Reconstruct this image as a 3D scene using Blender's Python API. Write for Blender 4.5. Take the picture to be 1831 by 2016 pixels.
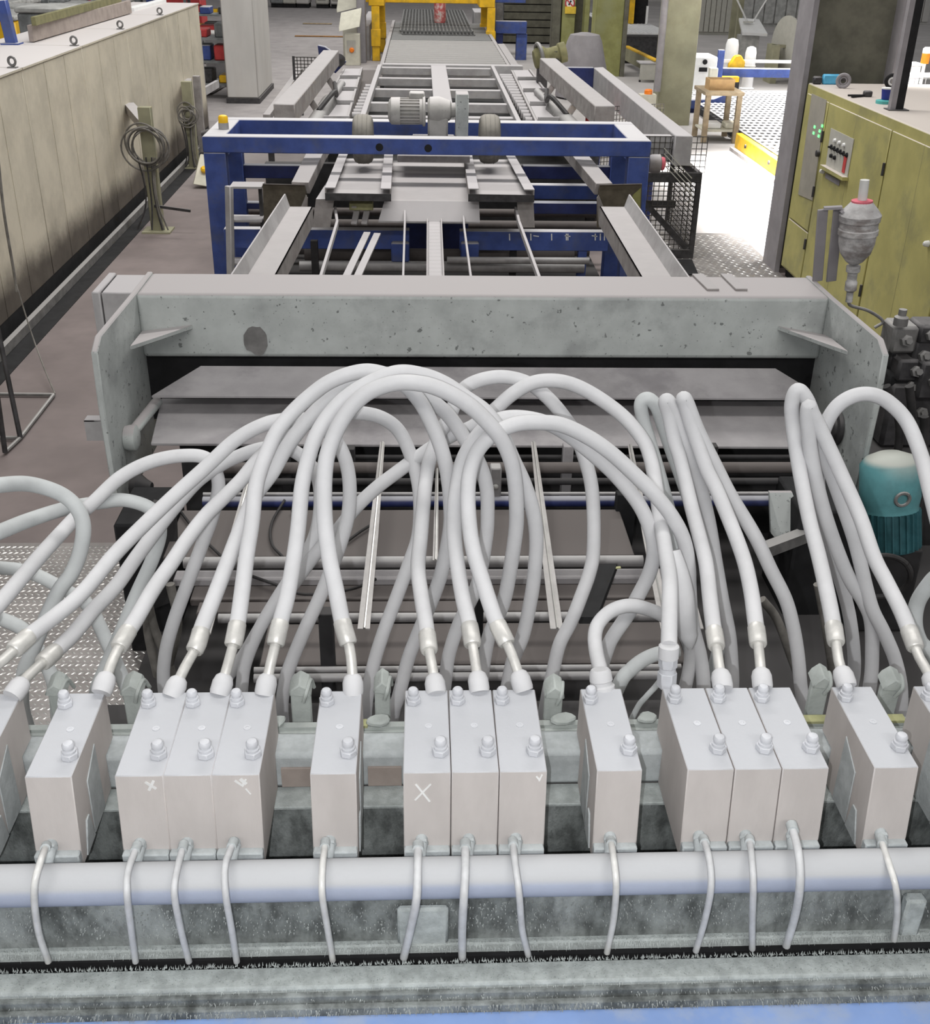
import bpy, math, random
from mathutils import Vector as V, Matrix
random.seed(7)
for o in list(bpy.data.objects): bpy.data.objects.remove(o)
S = bpy.context.scene
COL = S.collection
# ---------------------------------------------------------------- camera (photo frame 1831 x 2016)
FOC, PW, PH = 2186.8, 1831.0, 2016.0
PITCH, YAW, ROLL, CH = math.radians(27.951), math.radians(2.510), math.radians(1.050), 3.2
fw = V((math.sin(YAW)*math.cos(PITCH), math.cos(YAW)*math.cos(PITCH), -math.sin(PITCH)))
r0 = V((math.cos(YAW), -math.sin(YAW), 0)); u0 = r0.cross(fw)
rt = math.cos(ROLL)*r0 + math.sin(ROLL)*u0
up = -math.sin(ROLL)*r0 + math.cos(ROLL)*u0
CP = V((0, 0, CH))
cd = bpy.data.cameras.new('camera'); cam = bpy.data.objects.new('camera', cd); COL.objects.link(cam)
cam.matrix_world = Matrix(((rt.x, up.x, -fw.x, CP.x), (rt.y, up.y, -fw.y, CP.y), (rt.z, up.z, -fw.z, CP.z), (0, 0, 0, 1)))
cd.sensor_fit = 'VERTICAL'; cd.sensor_height = 24.0; cd.lens = 24.0*FOC/PH
cd.clip_start = 0.05; cd.clip_end = 300
S.camera = cam
def G(u, v, x=None, y=None, z=None):
    """photo pixel + one known world coordinate -> world point"""
    d = fw + rt*((u-PW/2)/FOC) - up*((v-PH/2)/FOC)
    if x is not None: t = (x-CP.x)/d.x
    elif y is not None: t = (y-CP.y)/d.y
    else: t = (z-CP.z)/d.z
    return CP + d*t
# ---------------------------------------------------------------- light
S.view_settings.view_transform = 'Standard'; S.view_settings.look = 'None'
S.view_settings.gamma = 1.0; S.view_settings.exposure = 0.20; S.view_settings.use_curve_mapping = False
w = bpy.data.worlds.new('hall_light'); S.world = w; w.use_nodes = True
w.node_tree.nodes['Background'].inputs[0].default_value = (0.97, 0.98, 1.0, 1)
w.node_tree.nodes['Background'].inputs[1].default_value = 0.25
def light(name, kind, loc, energy, color=(1, 1, 1), rot=(0, 0, 0), **kw):
    l = bpy.data.lights.new(name, kind); l.energy = energy; l.color = color
    for k, v in kw.items(): setattr(l, k, v)
    o = bpy.data.objects.new(name, l); COL.objects.link(o); o.location = loc; o.rotation_euler = rot
    return o
# hall luminaires above the line; the row behind the camera is added fill
for i, y in enumerate((-6, 3, 11, 19, 28, 38)):
    light('hall_and_fill_luminaire', 'AREA', (0.3, y, 8.5), {-6: 620, 3: 200, 11: 600}.get(y, 520), (1.0, 0.98, 0.95), shape='RECTANGLE', size=9, size_y=1.2)
# daylight through a roof light over the aisle on the right
light('roof_daylight', 'AREA', (5.9, 14.6, 9.5), 2800, (1, 0.99, 0.97), shape='RECTANGLE', size=2.4, size_y=5, spread=math.radians(21))
light('roof_daylight', 'AREA', (8.6, 20.5, 9.5), 1100, (1, 0.99, 0.97), shape='RECTANGLE', size=4.2, size_y=9, spread=math.radians(30))
# the photographer's flash, just beside the lens
fl = CP - rt*0.085 - up*0.05
light('camera_flash', 'SPOT', fl, 100, (0.97, 0.98, 1.0), cam.rotation_euler, shadow_soft_size=0.008, spot_size=math.radians(80), spot_blend=0.6).rotation_euler = cam.matrix_world.to_euler()
# ---------------------------------------------------------------- materials
MATS = {}
def pm(name, base, rough=0.75, metal=0.0, dust=None, damt=0.0, var=0.10, scale=9.0, stain=None, samt=0.0, sscale=2.5, bump=0.0, bscale=120.0, speck=0.0, stretch=(1, 1, 1), spec=0.3, emit=0.0, alpha=1.0, dlo=0.35, dhi=0.8, spots=0.0, grad=None):
    m = bpy.data.materials.new(name); m.use_nodes = True
    nt = m.node_tree; N = nt.nodes; L = nt.links
    b = N['Principled BSDF']
    b.inputs['Roughness'].default_value = rough; b.inputs['Metallic'].default_value = metal
    b.inputs['Specular IOR Level'].default_value = spec
    geo = N.new('ShaderNodeNewGeometry')
    mp = N.new('ShaderNodeMapping'); mp.inputs['Scale'].default_value = stretch
    L.new(geo.outputs['Position'], mp.inputs['Vector'])
    def noise(sc, det=4.0, rg=0.6, src=None):
        n = N.new('ShaderNodeTexNoise'); n.inputs['Scale'].default_value = sc
        n.inputs['Detail'].default_value = det; n.inputs['Roughness'].default_value = rg
        L.new((src or mp).outputs[0], n.inputs['Vector']); return n
    def ramp(src, a, c):
        r = N.new('ShaderNodeMapRange'); r.interpolation_type = 'SMOOTHSTEP'
        r.inputs['From Min'].default_value = a; r.inputs['From Max'].default_value = c
        L.new(src, r.inputs['Value']); return r.outputs[0]
    def mix(f, a, c):
        x = N.new('ShaderNodeMix'); x.data_type = 'RGBA'
        if isinstance(f, float): x.inputs[0].default_value = f
        else: L.new(f, x.inputs[0])
        for s, k in ((6, a), (7, c)):
            if isinstance(k, tuple): x.inputs[s].default_value = (*k, 1)
            else: L.new(k, x.inputs[s])
        return x.outputs[2]
    def mul(a, c):
        x = N.new('ShaderNodeMath'); x.operation = 'MULTIPLY'
        for s, k in ((0, a), (1, c)):
            if isinstance(k, float): x.inputs[s].default_value = k
            else: L.new(k, x.inputs[s])
        return x.outputs[0]
    n1 = noise(scale)
    lo = tuple(c*(1-var) for c in base); hi = tuple(min(1, c*(1+var)) for c in base)
    col = mix(ramp(n1.outputs[0], 0.3, 0.7), lo, hi)
    if stain is not None:
        n2 = noise(sscale, 6.0, 0.65)
        col = mix(mul(ramp(n2.outputs[0], 0.46, 0.68), samt), col, stain)
    if speck > 0:
        n3 = noise(70.0, 2.0, 0.5)
        col = mix(mul(ramp(n3.outputs[0], 0.66, 0.74), speck), col, tuple(c*0.25 for c in base))
    if spots > 0:
        n5 = noise(26.0, 3.0, 0.55)
        col = mix(mul(ramp(n5.outputs[0], 0.655, 0.69), spots), col, tuple(c*0.3 for c in base))
        n6 = noise(60.0, 3.0, 0.6)
        col = mix(mul(ramp(n6.outputs[0], 0.665, 0.71), spots*.8), col, tuple(c*0.35 for c in base))
    if grad is not None:      # dirt or wear that begins along one axis with a ragged edge
        ax_, lo_, hi_, gc, amp = grad
        sp_ = N.new('ShaderNodeSeparateXYZ'); L.new(geo.outputs['Position'], sp_.inputs[0])
        ng = noise(1.6 if abs(hi_-lo_) < 2 else .5, 6.0, 0.7)
        ad = N.new('ShaderNodeMath'); ad.operation = 'MULTIPLY_ADD'; ad.inputs[1].default_value = amp; L.new(ng.outputs[0], ad.inputs[0]); L.new(sp_.outputs[ax_], ad.inputs[2])
        mr = N.new('ShaderNodeMapRange'); mr.interpolation_type = 'SMOOTHSTEP'; mr.inputs['From Min'].default_value = lo_+amp*.5; mr.inputs['From Max'].default_value = hi_+amp*.5
        L.new(ad.outputs[0], mr.inputs['Value']); nv = noise(2.2, 6.0, 0.65); gm = mix(ramp(nv.outputs[0], 0.35, 0.7), tuple(c*1.06 for c in gc), tuple(c*.84 for c in gc)); col = mix(mr.outputs[0], col, gm)
    if dust is not None:
        sep = N.new('ShaderNodeSeparateXYZ'); L.new(geo.outputs['Normal'], sep.inputs[0])
        n4 = noise(14.0, 5.0, 0.7)
        f = mul(ramp(sep.outputs[2], dlo, dhi), ramp(n4.outputs[0], 0.5-0.45*damt, 0.75-0.55*damt))
        col = mix(mul(f, min(1.0, damt+0.1)), col, dust)
    L.new(col, b.inputs['Base Color'])
    if bump > 0:
        bp = N.new('ShaderNodeBump'); bp.inputs['Strength'].default_value = bump; bp.inputs['Distance'].default_value = 0.01
        L.new(noise(bscale, 5.0, 0.7).outputs[0], bp.inputs['Height']); L.new(bp.outputs[0], b.inputs['Normal'])
    if emit > 0:
        b.inputs['Emission Color'].default_value = (*base, 1); b.inputs['Emission Strength'].default_value = emit
    if alpha < 1: b.inputs['Alpha'].default_value = alpha
    MATS[name] = m
    return m
DUST = (0.50, 0.49, 0.50)
M = pm
M('block', (0.53, 0.495, 0.475), 0.8, dust=(0.50, 0.51, 0.535), damt=0.95, var=0.06, stain=(0.42, 0.38, 0.35), samt=0.22, bump=0.12, stretch=(1, 1, .35))
M('block_base', (0.44, 0.47, 0.475), 0.9, var=0.12, scale=25, bump=0.25)
M('bolt', (0.56, 0.57, 0.60), 0.45, var=0.08, spec=0.5)
M('hose', (0.60, 0.60, 0.61), 0.75, var=0.05, bump=0.06)
M('hose_return', (0.52, 0.54, 0.54), 0.8, var=0.07, bump=0.06)
M('ferrule', (0.62, 0.61, 0.58), 0.38, 0.25, var=0.12, scale=22, spec=0.6)
M('front_hose', (0.58, 0.59, 0.60), 0.55, var=0.10, scale=25, spec=0.5)
M('front_hose_bare', (0.66, 0.66, 0.64), 0.3, var=0.10, scale=25, spec=0.6)
M('blue_pipe', (0.38, 0.42, 0.52), 0.6, dust=(0.47, 0.48, 0.495), damt=0.95, var=0.05, bump=0.08, dlo=0.25, dhi=0.6)
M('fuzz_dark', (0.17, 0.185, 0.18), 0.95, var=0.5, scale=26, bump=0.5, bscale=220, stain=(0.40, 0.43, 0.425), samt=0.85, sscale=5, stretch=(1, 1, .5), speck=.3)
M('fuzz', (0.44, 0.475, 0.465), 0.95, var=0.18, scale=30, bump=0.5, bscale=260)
M('fuzz_grey', (0.27, 0.29, 0.285), 0.95, var=0.4, scale=20)
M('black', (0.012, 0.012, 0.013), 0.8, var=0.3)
M('blue_front', (0.22, 0.33, 0.60), 0.5, var=0.08, scale=5, stain=(0.40, 0.43, 0.46), samt=0.45, sscale=6)
M('blue', (0.055, 0.09, 0.29), 0.6, dust=DUST, damt=0.9, var=0.18, scale=6, stain=(0.10, 0.11, 0.15), samt=0.5, sscale=4)
M('dark_blue', (0.03, 0.04, 0.14), 0.6, dust=(0.40, 0.40, 0.42), damt=0.75, var=0.2, scale=6, stain=(0.04, 0.04, 0.05), samt=0.5)
M('beam_grey', (0.46, 0.485, 0.472), 0.7, dust=(0.40, 0.375, 0.375), damt=1.0, var=0.10, scale=5, stain=(0.24, 0.25, 0.25), samt=0.55, sscale=3.0, speck=0.6, spots=0.85, bump=0.05)
M('plate_grey', (0.33, 0.315, 0.32), 0.75, var=0.08, scale=6, stain=(0.16, 0.15, 0.16), samt=0.5, sscale=2.5, bump=0.05)
M('dusty_steel', (0.30, 0.28, 0.27), 0.8, dust=(0.42, 0.40, 0.40), damt=0.72, var=0.18, scale=8, stain=(0.18, 0.15, 0.14), samt=0.4)
M('pale_steel', (0.38, 0.37, 0.37), 0.75, dust=(0.45, 0.43, 0.435), damt=0.85, var=0.12, scale=6, stain=(0.27, 0.25, 0.25), samt=0.45)
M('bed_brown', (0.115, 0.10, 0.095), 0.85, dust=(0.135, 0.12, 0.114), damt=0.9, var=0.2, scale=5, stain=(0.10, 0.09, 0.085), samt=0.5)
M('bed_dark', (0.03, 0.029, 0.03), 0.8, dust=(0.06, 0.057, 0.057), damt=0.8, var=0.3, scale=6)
M('bar_grey', (0.27, 0.26, 0.26), 0.6, 0.2, dust=(0.40, 0.39, 0.385), damt=0.9, var=0.15)
M('clear_guide', (0.42, 0.40, 0.385), 0.3, 0.0, var=0.15, spec=0.6, alpha=0.8)
M('rubber', (0.17, 0.16, 0.14), 0.85, dust=(0.28, 0.265, 0.235), damt=0.7, var=0.2, scale=12, bump=0.2, bscale=60)
M('motor', (0.40, 0.39, 0.37), 0.75, dust=(0.52, 0.50, 0.49), damt=0.9, var=0.12, speck=0.4)
M('wall', (0.105, 0.09, 0.075), 0.85, dust=(0.55, 0.52, 0.51), damt=1.0, var=0.2, scale=2, grad=(2, .30, .62, (0.58, 0.53, 0.425), .35), bump=0.06, bscale=40, spots=.3)
M('wall_soot', (0.20, 0.175, 0.15), 0.9, var=0.3, scale=4, stain=(0.48, 0.44, 0.37), samt=0.5, sscale=3)
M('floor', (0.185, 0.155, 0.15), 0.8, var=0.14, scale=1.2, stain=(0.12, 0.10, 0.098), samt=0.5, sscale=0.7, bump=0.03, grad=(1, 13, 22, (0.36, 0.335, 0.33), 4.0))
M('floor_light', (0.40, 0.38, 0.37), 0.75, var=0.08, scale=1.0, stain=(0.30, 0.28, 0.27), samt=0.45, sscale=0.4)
M('concrete', (0.52, 0.505, 0.48), 0.85, var=0.06, scale=3, stain=(0.47, 0.435, 0.40), samt=0.4, sscale=1.4, stretch=(1, 1, .3))
M('yellow_paint', (0.78, 0.46, 0.02), 0.5, var=0.12, scale=7, stain=(0.30, 0.22, 0.06), samt=0.4, sscale=3)
M('roller', (0.22, 0.21, 0.20), 0.55, 0.2, dust=(0.30, 0.29, 0.28), damt=0.7, var=0.15)
M('roller_dark', (0.14, 0.14, 0.137), 0.7, dust=(0.20, 0.20, 0.195), damt=0.7, var=0.2)
M('green_paint', (0.30, 0.30, 0.115), 0.7, var=0.18, scale=4, stain=(0.22, 0.23, 0.15), samt=0.5, sscale=2)
M('grey_green', (0.29, 0.28, 0.19), 0.75, var=0.12, scale=3, stain=(0.19, 0.18, 0.125), samt=0.4)
M('steel_mauve', (0.27, 0.255, 0.265), 0.7, var=0.1, scale=5)
M('dark_web', (0.14, 0.135, 0.105), 0.8, var=0.2, scale=5)
M('cabinet', (0.42, 0.385, 0.145), 0.6, dust=(0.52, 0.47, 0.43), damt=1.0, var=0.10, scale=3, stain=(0.26, 0.25, 0.125), samt=0.65, sscale=2.2, speck=0.15)
M('cabinet_grey', (0.34, 0.34, 0.27), 0.6, var=0.08)
M('door_glass', (0.33, 0.31, 0.26), 0.35, var=0.12, scale=5, spec=0.5)
M('panel_grey', (0.46, 0.45, 0.40), 0.5, var=0.05)
M('light_grey', (0.62, 0.62, 0.60), 0.5, var=0.05)
M('cream', (0.62, 0.60, 0.50), 0.6, var=0.06, stain=(0.45, 0.43, 0.35), samt=0.3)
M('white', (0.80, 0.80, 0.79), 0.5, var=0.03)
M('orange', (0.85, 0.22, 0.02), 0.4, var=0.05)
M('amber', (0.85, 0.50, 0.02), 0.3, var=0.05)
M('red', (0.55, 0.06, 0.06), 0.5, var=0.1)
M('red_white', (0.62, 0.16, 0.16), 0.6, var=0.2, stain=(0.75, 0.72, 0.70), samt=1.0, sscale=9)
M('teal', (0.10, 0.27, 0.29), 0.5, dust=(0.50, 0.50, 0.45), damt=0.8, var=0.15, scale=9)
M('teal_dark', (0.03, 0.10, 0.115), 0.5, var=0.3)
M('cyan', (0.10, 0.40, 0.62), 0.5, var=0.15)
M('navy', (0.03, 0.04, 0.25), 0.4, var=0.1)
M('turquoise', (0.10, 0.42, 0.40), 0.4, var=0.1)
M('dark_metal', (0.055, 0.053, 0.055), 0.55, 0.2, dust=(0.22, 0.21, 0.21), damt=0.5, var=0.3, scale=12)
M('mid_metal', (0.19, 0.185, 0.18), 0.6, 0.2, dust=(0.38, 0.37, 0.36), damt=0.7, var=0.2, scale=12)
M('cable', (0.035, 0.033, 0.033), 0.6, var=0.3)
M('cable_grey', (0.17, 0.16, 0.145), 0.7, var=0.3)
M('wood', (0.34, 0.27, 0.18), 0.8, var=0.2, stretch=(1, .2, 1))
M('card', (0.50, 0.33, 0.16), 0.8, var=0.1)
M('brown_board', (0.34, 0.29, 0.26), 0.85, var=0.12, stain=(0.24, 0.20, 0.17), samt=0.4)
M('hood_brown', (0.115, 0.10, 0.075), 0.8, dust=(0.3, 0.28, 0.26), damt=0.6, var=0.25)
M('olive', (0.19, 0.18, 0.09), 0.8, var=0.2)
M('mesh_wire', (0.42, 0.41, 0.41), 0.6, 0.1, var=0.1)
M('mesh_bright', (0.72, 0.72, 0.73), 0.6, var=0.05)
M('cage_wire', (0.075, 0.07, 0.065), 0.7, var=0.2)
M('tread_plate', (0.30, 0.28, 0.27), 0.42, 0.55, var=0.15, scale=6, stain=(0.24, 0.215, 0.205), samt=0.5, sscale=4)
M('tread_worn', (0.72, 0.71, 0.68), 0.28, 0.75, var=0.08)
M('glass_bowl', (0.40, 0.39, 0.385), 0.5, dust=(0.52, 0.51, 0.51), damt=0.6, var=0.35, scale=14, stain=(0.20, 0.175, 0.165), samt=0.9, sscale=9, stretch=(1, 1, 2))
M('pink_red', (0.60, 0.13, 0.17), 0.6, var=0.2)
M('chalk', (0.75, 0.75, 0.74), 0.9, var=0.1)
M('rust', (0.33, 0.17, 0.06), 0.8, var=0.3)
M('green_led', (0.15, 0.85, 0.25), 0.4, emit=1.5)
M('clutter_a', (0.20, 0.21, 0.21), 0.7, var=0.3, scale=6)
M('clutter_b', (0.45, 0.45, 0.43), 0.7, var=0.2, scale=6)
M('sign_yellow', (0.75, 0.52, 0.06), 0.5, var=0.1)
M('greenish_dust', (0.42, 0.45, 0.43), 0.85, var=0.1, scale=16, bump=0.3, bscale=40)
M('ochre', (0.42, 0.42, 0.22), 0.7, var=0.2)
# ---------------------------------------------------------------- mesh builder
class MB:
    def __init__(s): s.v = []; s.f = []; s.sm = False
    def add(s, vs, fs):
        k = len(s.v); s.v += [V(p) for p in vs]; s.f += [tuple(i+k for i in f) for f in fs]; return s
    def box(s, x0, x1, y0, y1, z0, z1):
        return s.add([(x0,y0,z0),(x1,y0,z0),(x1,y1,z0),(x0,y1,z0),(x0,y0,z1),(x1,y0,z1),(x1,y1,z1),(x0,y1,z1)],
                     [(3,2,1,0),(4,5,6,7),(0,1,5,4),(1,2,6,5),(2,3,7,6),(3,0,4,7)])
    def bar(s, a, b, w, h, upv=(0, 0, 1)):
        a = V(a); b = V(b); d = (b-a).normalized(); sd = d.cross(V(upv))
        if sd.length < 1e-5: sd = d.cross(V((0, 1, 0)))
        sd.normalize(); u = sd.cross(d)
        vs = [p+sd*i*w/2+u*j*h/2 for p in (a, b) for i, j in ((-1,-1),(1,-1),(1,1),(-1,1))]
        return s.add(vs, [(0,1,2,3),(7,6,5,4),(0,4,5,1),(1,5,6,2),(2,6,7,3),(3,7,4,0)])
    def prism(s, poly, ext):
        n = len(poly); poly = [V(p) for p in poly]; e = V(ext)
        nr = V((0, 0, 0))
        for i in range(n): nr += poly[i].cross(poly[(i+1) % n])
        vs = poly+[p+e for p in poly]
        fs = [tuple(range(n-1, -1, -1)), tuple(range(n, 2*n))]+[(i, (i+1) % n, (i+1) % n+n, i+n) for i in range(n)]
        if nr.dot(e) < 0: fs = [tuple(reversed(f)) for f in fs]
        return s.add(vs, fs)
    def cyl(s, a, b, r, n=16, r1=None, cap=True):
        return s.tube([a, b], [r, r if r1 is None else r1], n, cap)
    def tube(s, pts, r, n=10, cap=True):
        pts = [V(p) for p in pts]; m = len(pts)
        rs = r if isinstance(r, (list, tuple)) else [r]*m
        t = [(pts[min(i+1, m-1)]-pts[max(i-1, 0)]).normalized() for i in range(m)]
        a = t[0].orthogonal().normalized(); vs = []
        for i in range(m):
            a = (a - t[i]*a.dot(t[i])).normalized(); b = t[i].cross(a)
            for k in range(n):
                q = 2*math.pi*k/n; vs.append(pts[i]+(a*math.cos(q)+b*math.sin(q))*rs[i])
        fs = [(i*n+k, i*n+(k+1) % n, (i+1)*n+(k+1) % n, (i+1)*n+k) for i in range(m-1) for k in range(n)]
        if cap: fs += [tuple(range(n-1, -1, -1)), tuple((m-1)*n+k for k in range(n))]
        s.sm = True
        return s.add(vs, fs)
    def lathe(s, o, ax, prof, n=20):
        o = V(o); ax = V(ax).normalized()
        return s.tube([o+ax*h for r, h in prof], [max(r, 1e-4) for r, h in prof], n) if False else s._lathe(o, ax, prof, n)
    def _lathe(s, o, ax, prof, n):
        a = ax.orthogonal().normalized(); b = ax.cross(a); vs = []
        for r, h in prof:
            for k in range(n):
                q = 2*math.pi*k/n; vs.append(o+ax*h+(a*math.cos(q)+b*math.sin(q))*max(r, 1e-4))
        m = len(prof)
        fs = [(i*n+k, i*n+(k+1) % n, (i+1)*n+(k+1) % n, (i+1)*n+k) for i in range(m-1) for k in range(n)]
        fs += [tuple(range(n-1, -1, -1)), tuple((m-1)*n+k for k in range(n))]
        s.sm = True
        return s.add(vs, fs)
    def ring(s, c, ax, R, r, n=28, k=8, a0=0.0, a1=2*math.pi):
        c = V(c); ax = V(ax).normalized(); e = ax.orthogonal().normalized(); g = ax.cross(e)
        full = abs(a1-a0-2*math.pi) < 1e-6
        pts = [c+(e*math.cos(a0+(a1-a0)*i/n)+g*math.sin(a0+(a1-a0)*i/n))*R for i in range(n+1)]
        return s.tube(pts, r, k, not full)
    def angle(s, a, b, up1, w1, up2, w2, t=0.008):
        """L section between a and b: two legs in directions up1 / up2"""
        a = V(a); b = V(b)
        for d, wd, e in ((V(up1).normalized(), w1, V(up2).normalized()), (V(up2).normalized(), w2, V(up1).normalized())):
            s.add([a, a+d*wd, a+d*wd+e*t, a+e*t, b, b+d*wd, b+d*wd+e*t, b+e*t],
                  [(0,1,2,3),(7,6,5,4),(0,4,5,1),(1,5,6,2),(2,6,7,3),(3,7,4,0)])
        return s
WL = {}
def fin(o, mat, parent):
    COL.objects.link(o)
    if parent is not None: o.parent = parent
    if mat is not None: o.data.materials.append(MATS[mat])
def build(mb, name, mat, parent=None, bevel=0.0, at=None, seg=1):
    """ONE mesh object; vertices given in world space, stored relative to the thing's own origin"""
    if parent is not None: org = WL[parent.name]
    elif at is not None: org = V(at)
    else:
        xs = [p.x for p in mb.v]; ys = [p.y for p in mb.v]; zs = [p.z for p in mb.v]
        org = V(((min(xs)+max(xs))/2, (min(ys)+max(ys))/2, min(zs)))
    me = bpy.data.meshes.new(name)
    me.from_pydata([tuple(p-org) for p in mb.v], [], mb.f); me.update()
    import bmesh
    bm = bmesh.new(); bm.from_mesh(me); bmesh.ops.recalc_face_normals(bm, faces=bm.faces); bm.to_mesh(me); bm.free()
    if mb.sm or bevel:
        me.polygons.foreach_set('use_smooth', [True]*len(me.polygons)); me.set_sharp_from_angle(angle=math.radians(38))
    o = bpy.data.objects.new(name, me); fin(o, mat, parent)
    if parent is None: o.location = org
    WL[o.name] = org
    if bevel:
        bv = o.modifiers.new('bevel', 'BEVEL'); bv.width = bevel; bv.segments = seg; bv.limit_method = 'ANGLE'; bv.angle_limit = math.radians(40)
        bv.harden_normals = False
    return o
def thing(name, label, cat, loc, group=None):
    o = bpy.data.objects.new(name, None); COL.objects.link(o); o.location = loc; o.empty_display_size = 0.05
    o['label'] = label; o['category'] = cat
    if group: o['group'] = group
    WL[o.name] = V(loc); return o
def tag(o, label, cat, group=None, kind=None):
    o['label'] = label; o['category'] = cat
    if group: o['group'] = group
    if kind: o['kind'] = kind
    return o
def struct(o): o['kind'] = 'structure'; return o
def dup(root, loc, label=None, group=None):
    r = root.copy(); COL.objects.link(r); r.location = loc; WL[r.name] = V(loc)
    if label: r['label'] = label
    if group: r['group'] = group
    for ch in list(root.children):
        c = ch.copy(); COL.objects.link(c); c.parent = r; WL[c.name] = V(loc)
        for g in ch.children:
            d = g.copy(); COL.objects.link(d); d.parent = c; WL[d.name] = V(loc)
    return r
def smooth_path(pts, per=8):
    p = [V(q) for q in pts]; p = [p[0]*2-p[1]]+p+[p[-1]*2-p[-2]]; out = []
    for i in range(1, len(p)-2):
        for k in range(per):
            t = k/per; a, b, c, d = p[i-1], p[i], p[i+1], p[i+2]
            out.append(0.5*((2*b)+(c-a)*t+(2*a-5*b+4*c-d)*t*t+(3*b-3*c+d-a)*t**3))
    out.append(p[-2]); return out
def B(*a): return MB().box(*a)
def ordinal(i): return ['first','second','third','fourth','fifth','sixth','seventh','eighth','ninth','tenth','eleventh','twelfth','thirteenth','fourteenth','fifteenth','sixteenth','seventeenth','eighteenth','nineteenth','twentieth'][i]
# ================================================================= SETTING
fl_o = B(-14, 26, -1, 60, -0.12, 0.0)
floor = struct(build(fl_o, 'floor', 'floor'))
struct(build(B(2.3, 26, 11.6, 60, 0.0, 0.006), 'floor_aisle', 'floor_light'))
# ================================================================= NEAR: WELDING HEAD BRIDGE
X0, X1 = -2.0, 2.3
br = thing('welding_head_bridge', 'dusty steel bridge that carries the row of grey welding blocks', 'machine', (0.1, 2.0, 1.0))
build(B(X0, X1, 2.055, 2.14, 1.36, 1.462), 'rear_rail', 'block_base', br, 0.012, seg=2)
build(B(X0, X1, 1.99, 2.055, 1.18, 1.36), 'front_ledge', 'fuzz_dark', br, 0.004)
build(B(X0, X1, 1.985, 2.056, 1.355, 1.364), 'dust_layer', 'fuzz', br, 0.002)
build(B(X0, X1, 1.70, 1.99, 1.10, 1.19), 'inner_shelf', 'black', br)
# strips between ledge and rail, brown bare metal
for xa, xb in ((-.335, -.25), (-.13, -.05)):
    build(B(xa, xb, 2.048, 2.056, 1.37, 1.425), 'bare_strip', 'brown_board', br)
# pipe in front of the blocks
pipe = MB().cyl((X0, 1.7139, 1.402), (X1, 1.7381, 1.402), 0.0435, 32)
tag(build(pipe, 'header_pipe', 'blue_pipe'), 'long pale blue header pipe running below the fronts of the grey blocks', 'pipe')
lb = thing('lower_beam', 'dust-furred steel ledges and blue beam under the long header pipe', 'beam', (0.1, 1.66, 1.0))
def fgbox(ya, yb, za, zb, sk=0.018):   # boxes across the front, slightly skewed like the pipe
    m = MB(); k = sk/3.2
    y = lambda x, q: q+k*(x+1.45)
    return m.add([(X0,y(X0,ya),za),(X1,y(X1,ya),za),(X1,y(X1,yb),za),(X0,y(X0,yb),za),(X0,y(X0,ya),zb),(X1,y(X1,ya),zb),(X1,y(X1,yb),zb),(X0,y(X0,yb),zb)],
                 [(3,2,1,0),(4,5,6,7),(0,1,5,4),(1,2,6,5),(2,3,7,6),(3,0,4,7)])
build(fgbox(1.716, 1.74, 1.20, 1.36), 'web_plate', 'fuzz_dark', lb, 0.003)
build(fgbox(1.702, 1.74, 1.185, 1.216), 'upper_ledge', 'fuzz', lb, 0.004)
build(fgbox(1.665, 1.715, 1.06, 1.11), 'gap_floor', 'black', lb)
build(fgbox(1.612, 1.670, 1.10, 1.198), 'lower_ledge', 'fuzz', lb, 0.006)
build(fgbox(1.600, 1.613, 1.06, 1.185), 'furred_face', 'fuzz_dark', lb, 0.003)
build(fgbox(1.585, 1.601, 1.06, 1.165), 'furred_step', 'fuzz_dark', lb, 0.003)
build(fgbox(1.40, 1.590, 1.02, 1.143), 'blue_beam', 'blue_front', lb, 0.006)
# small stiffener tab behind the pipe
build(B(-.055, .055, 1.70, 1.718, 1.225, 1.335), 'stiffener_tab', 'fuzz', lb, 0.006)
build(B(1.055, 1.10, 1.70, 1.73, 1.225, 1.335), 'stiffener_tab', 'fuzz', lb, 0.006)
# whiskers of magnetised iron dust standing on the ledges
def whiskers(name, mat, rows, n, parent):
    m = MB(); rnd = random.Random(hash(name) % 1000 if False else len(name))
    for _ in range(n):
        y0, y1, z0, z1, dy, dz, h = rnd.choice(rows)
        x = rnd.uniform(X0, X1); k = 0.018/3.2*(x+1.45)
        t = rnd.random(); p = V((x, y0+(y1-y0)*t+k, z0+(z1-z0)*rnd.random()))
        L = h*rnd.uniform(.3, 1.0); d = V((rnd.uniform(-.35, .35), dy+rnd.uniform(-.3, .3), dz+rnd.uniform(-.3, .3))).normalized()*L
        e = V((.0012, 0, 0)); g = V((0, .0012, .0006))
        m.add([p-e, p+e, p+g, p+d], [(0, 1, 3), (1, 2, 3), (2, 0, 3)])
    o = build(m, name, mat, parent); o['kind'] = 'stuff'; return o
whiskers('dust_whiskers', 'fuzz', [(1.701, 1.703, 1.20, 1.216, -.7, -.9, .012), (1.669, 1.671, 1.19, 1.199, .5, .9, .010), (1.611, 1.614, 1.15, 1.198, -1, -.3, .010), (1.703, 1.712, 1.216, 1.217, 0, 1, .006), (1.62, 1.668, 1.198, 1.199, 0, 1, .006)], 12000, lb)
whiskers('dark_dust_whiskers', 'fuzz_grey', [(1.714, 1.716, 1.24, 1.33, -1, -.4, .007), (1.598, 1.601, 1.10, 1.18, -1, -.3, .009), (1.584, 1.586, 1.12, 1.165, -1, -.5, .011)], 9400, lb)
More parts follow.
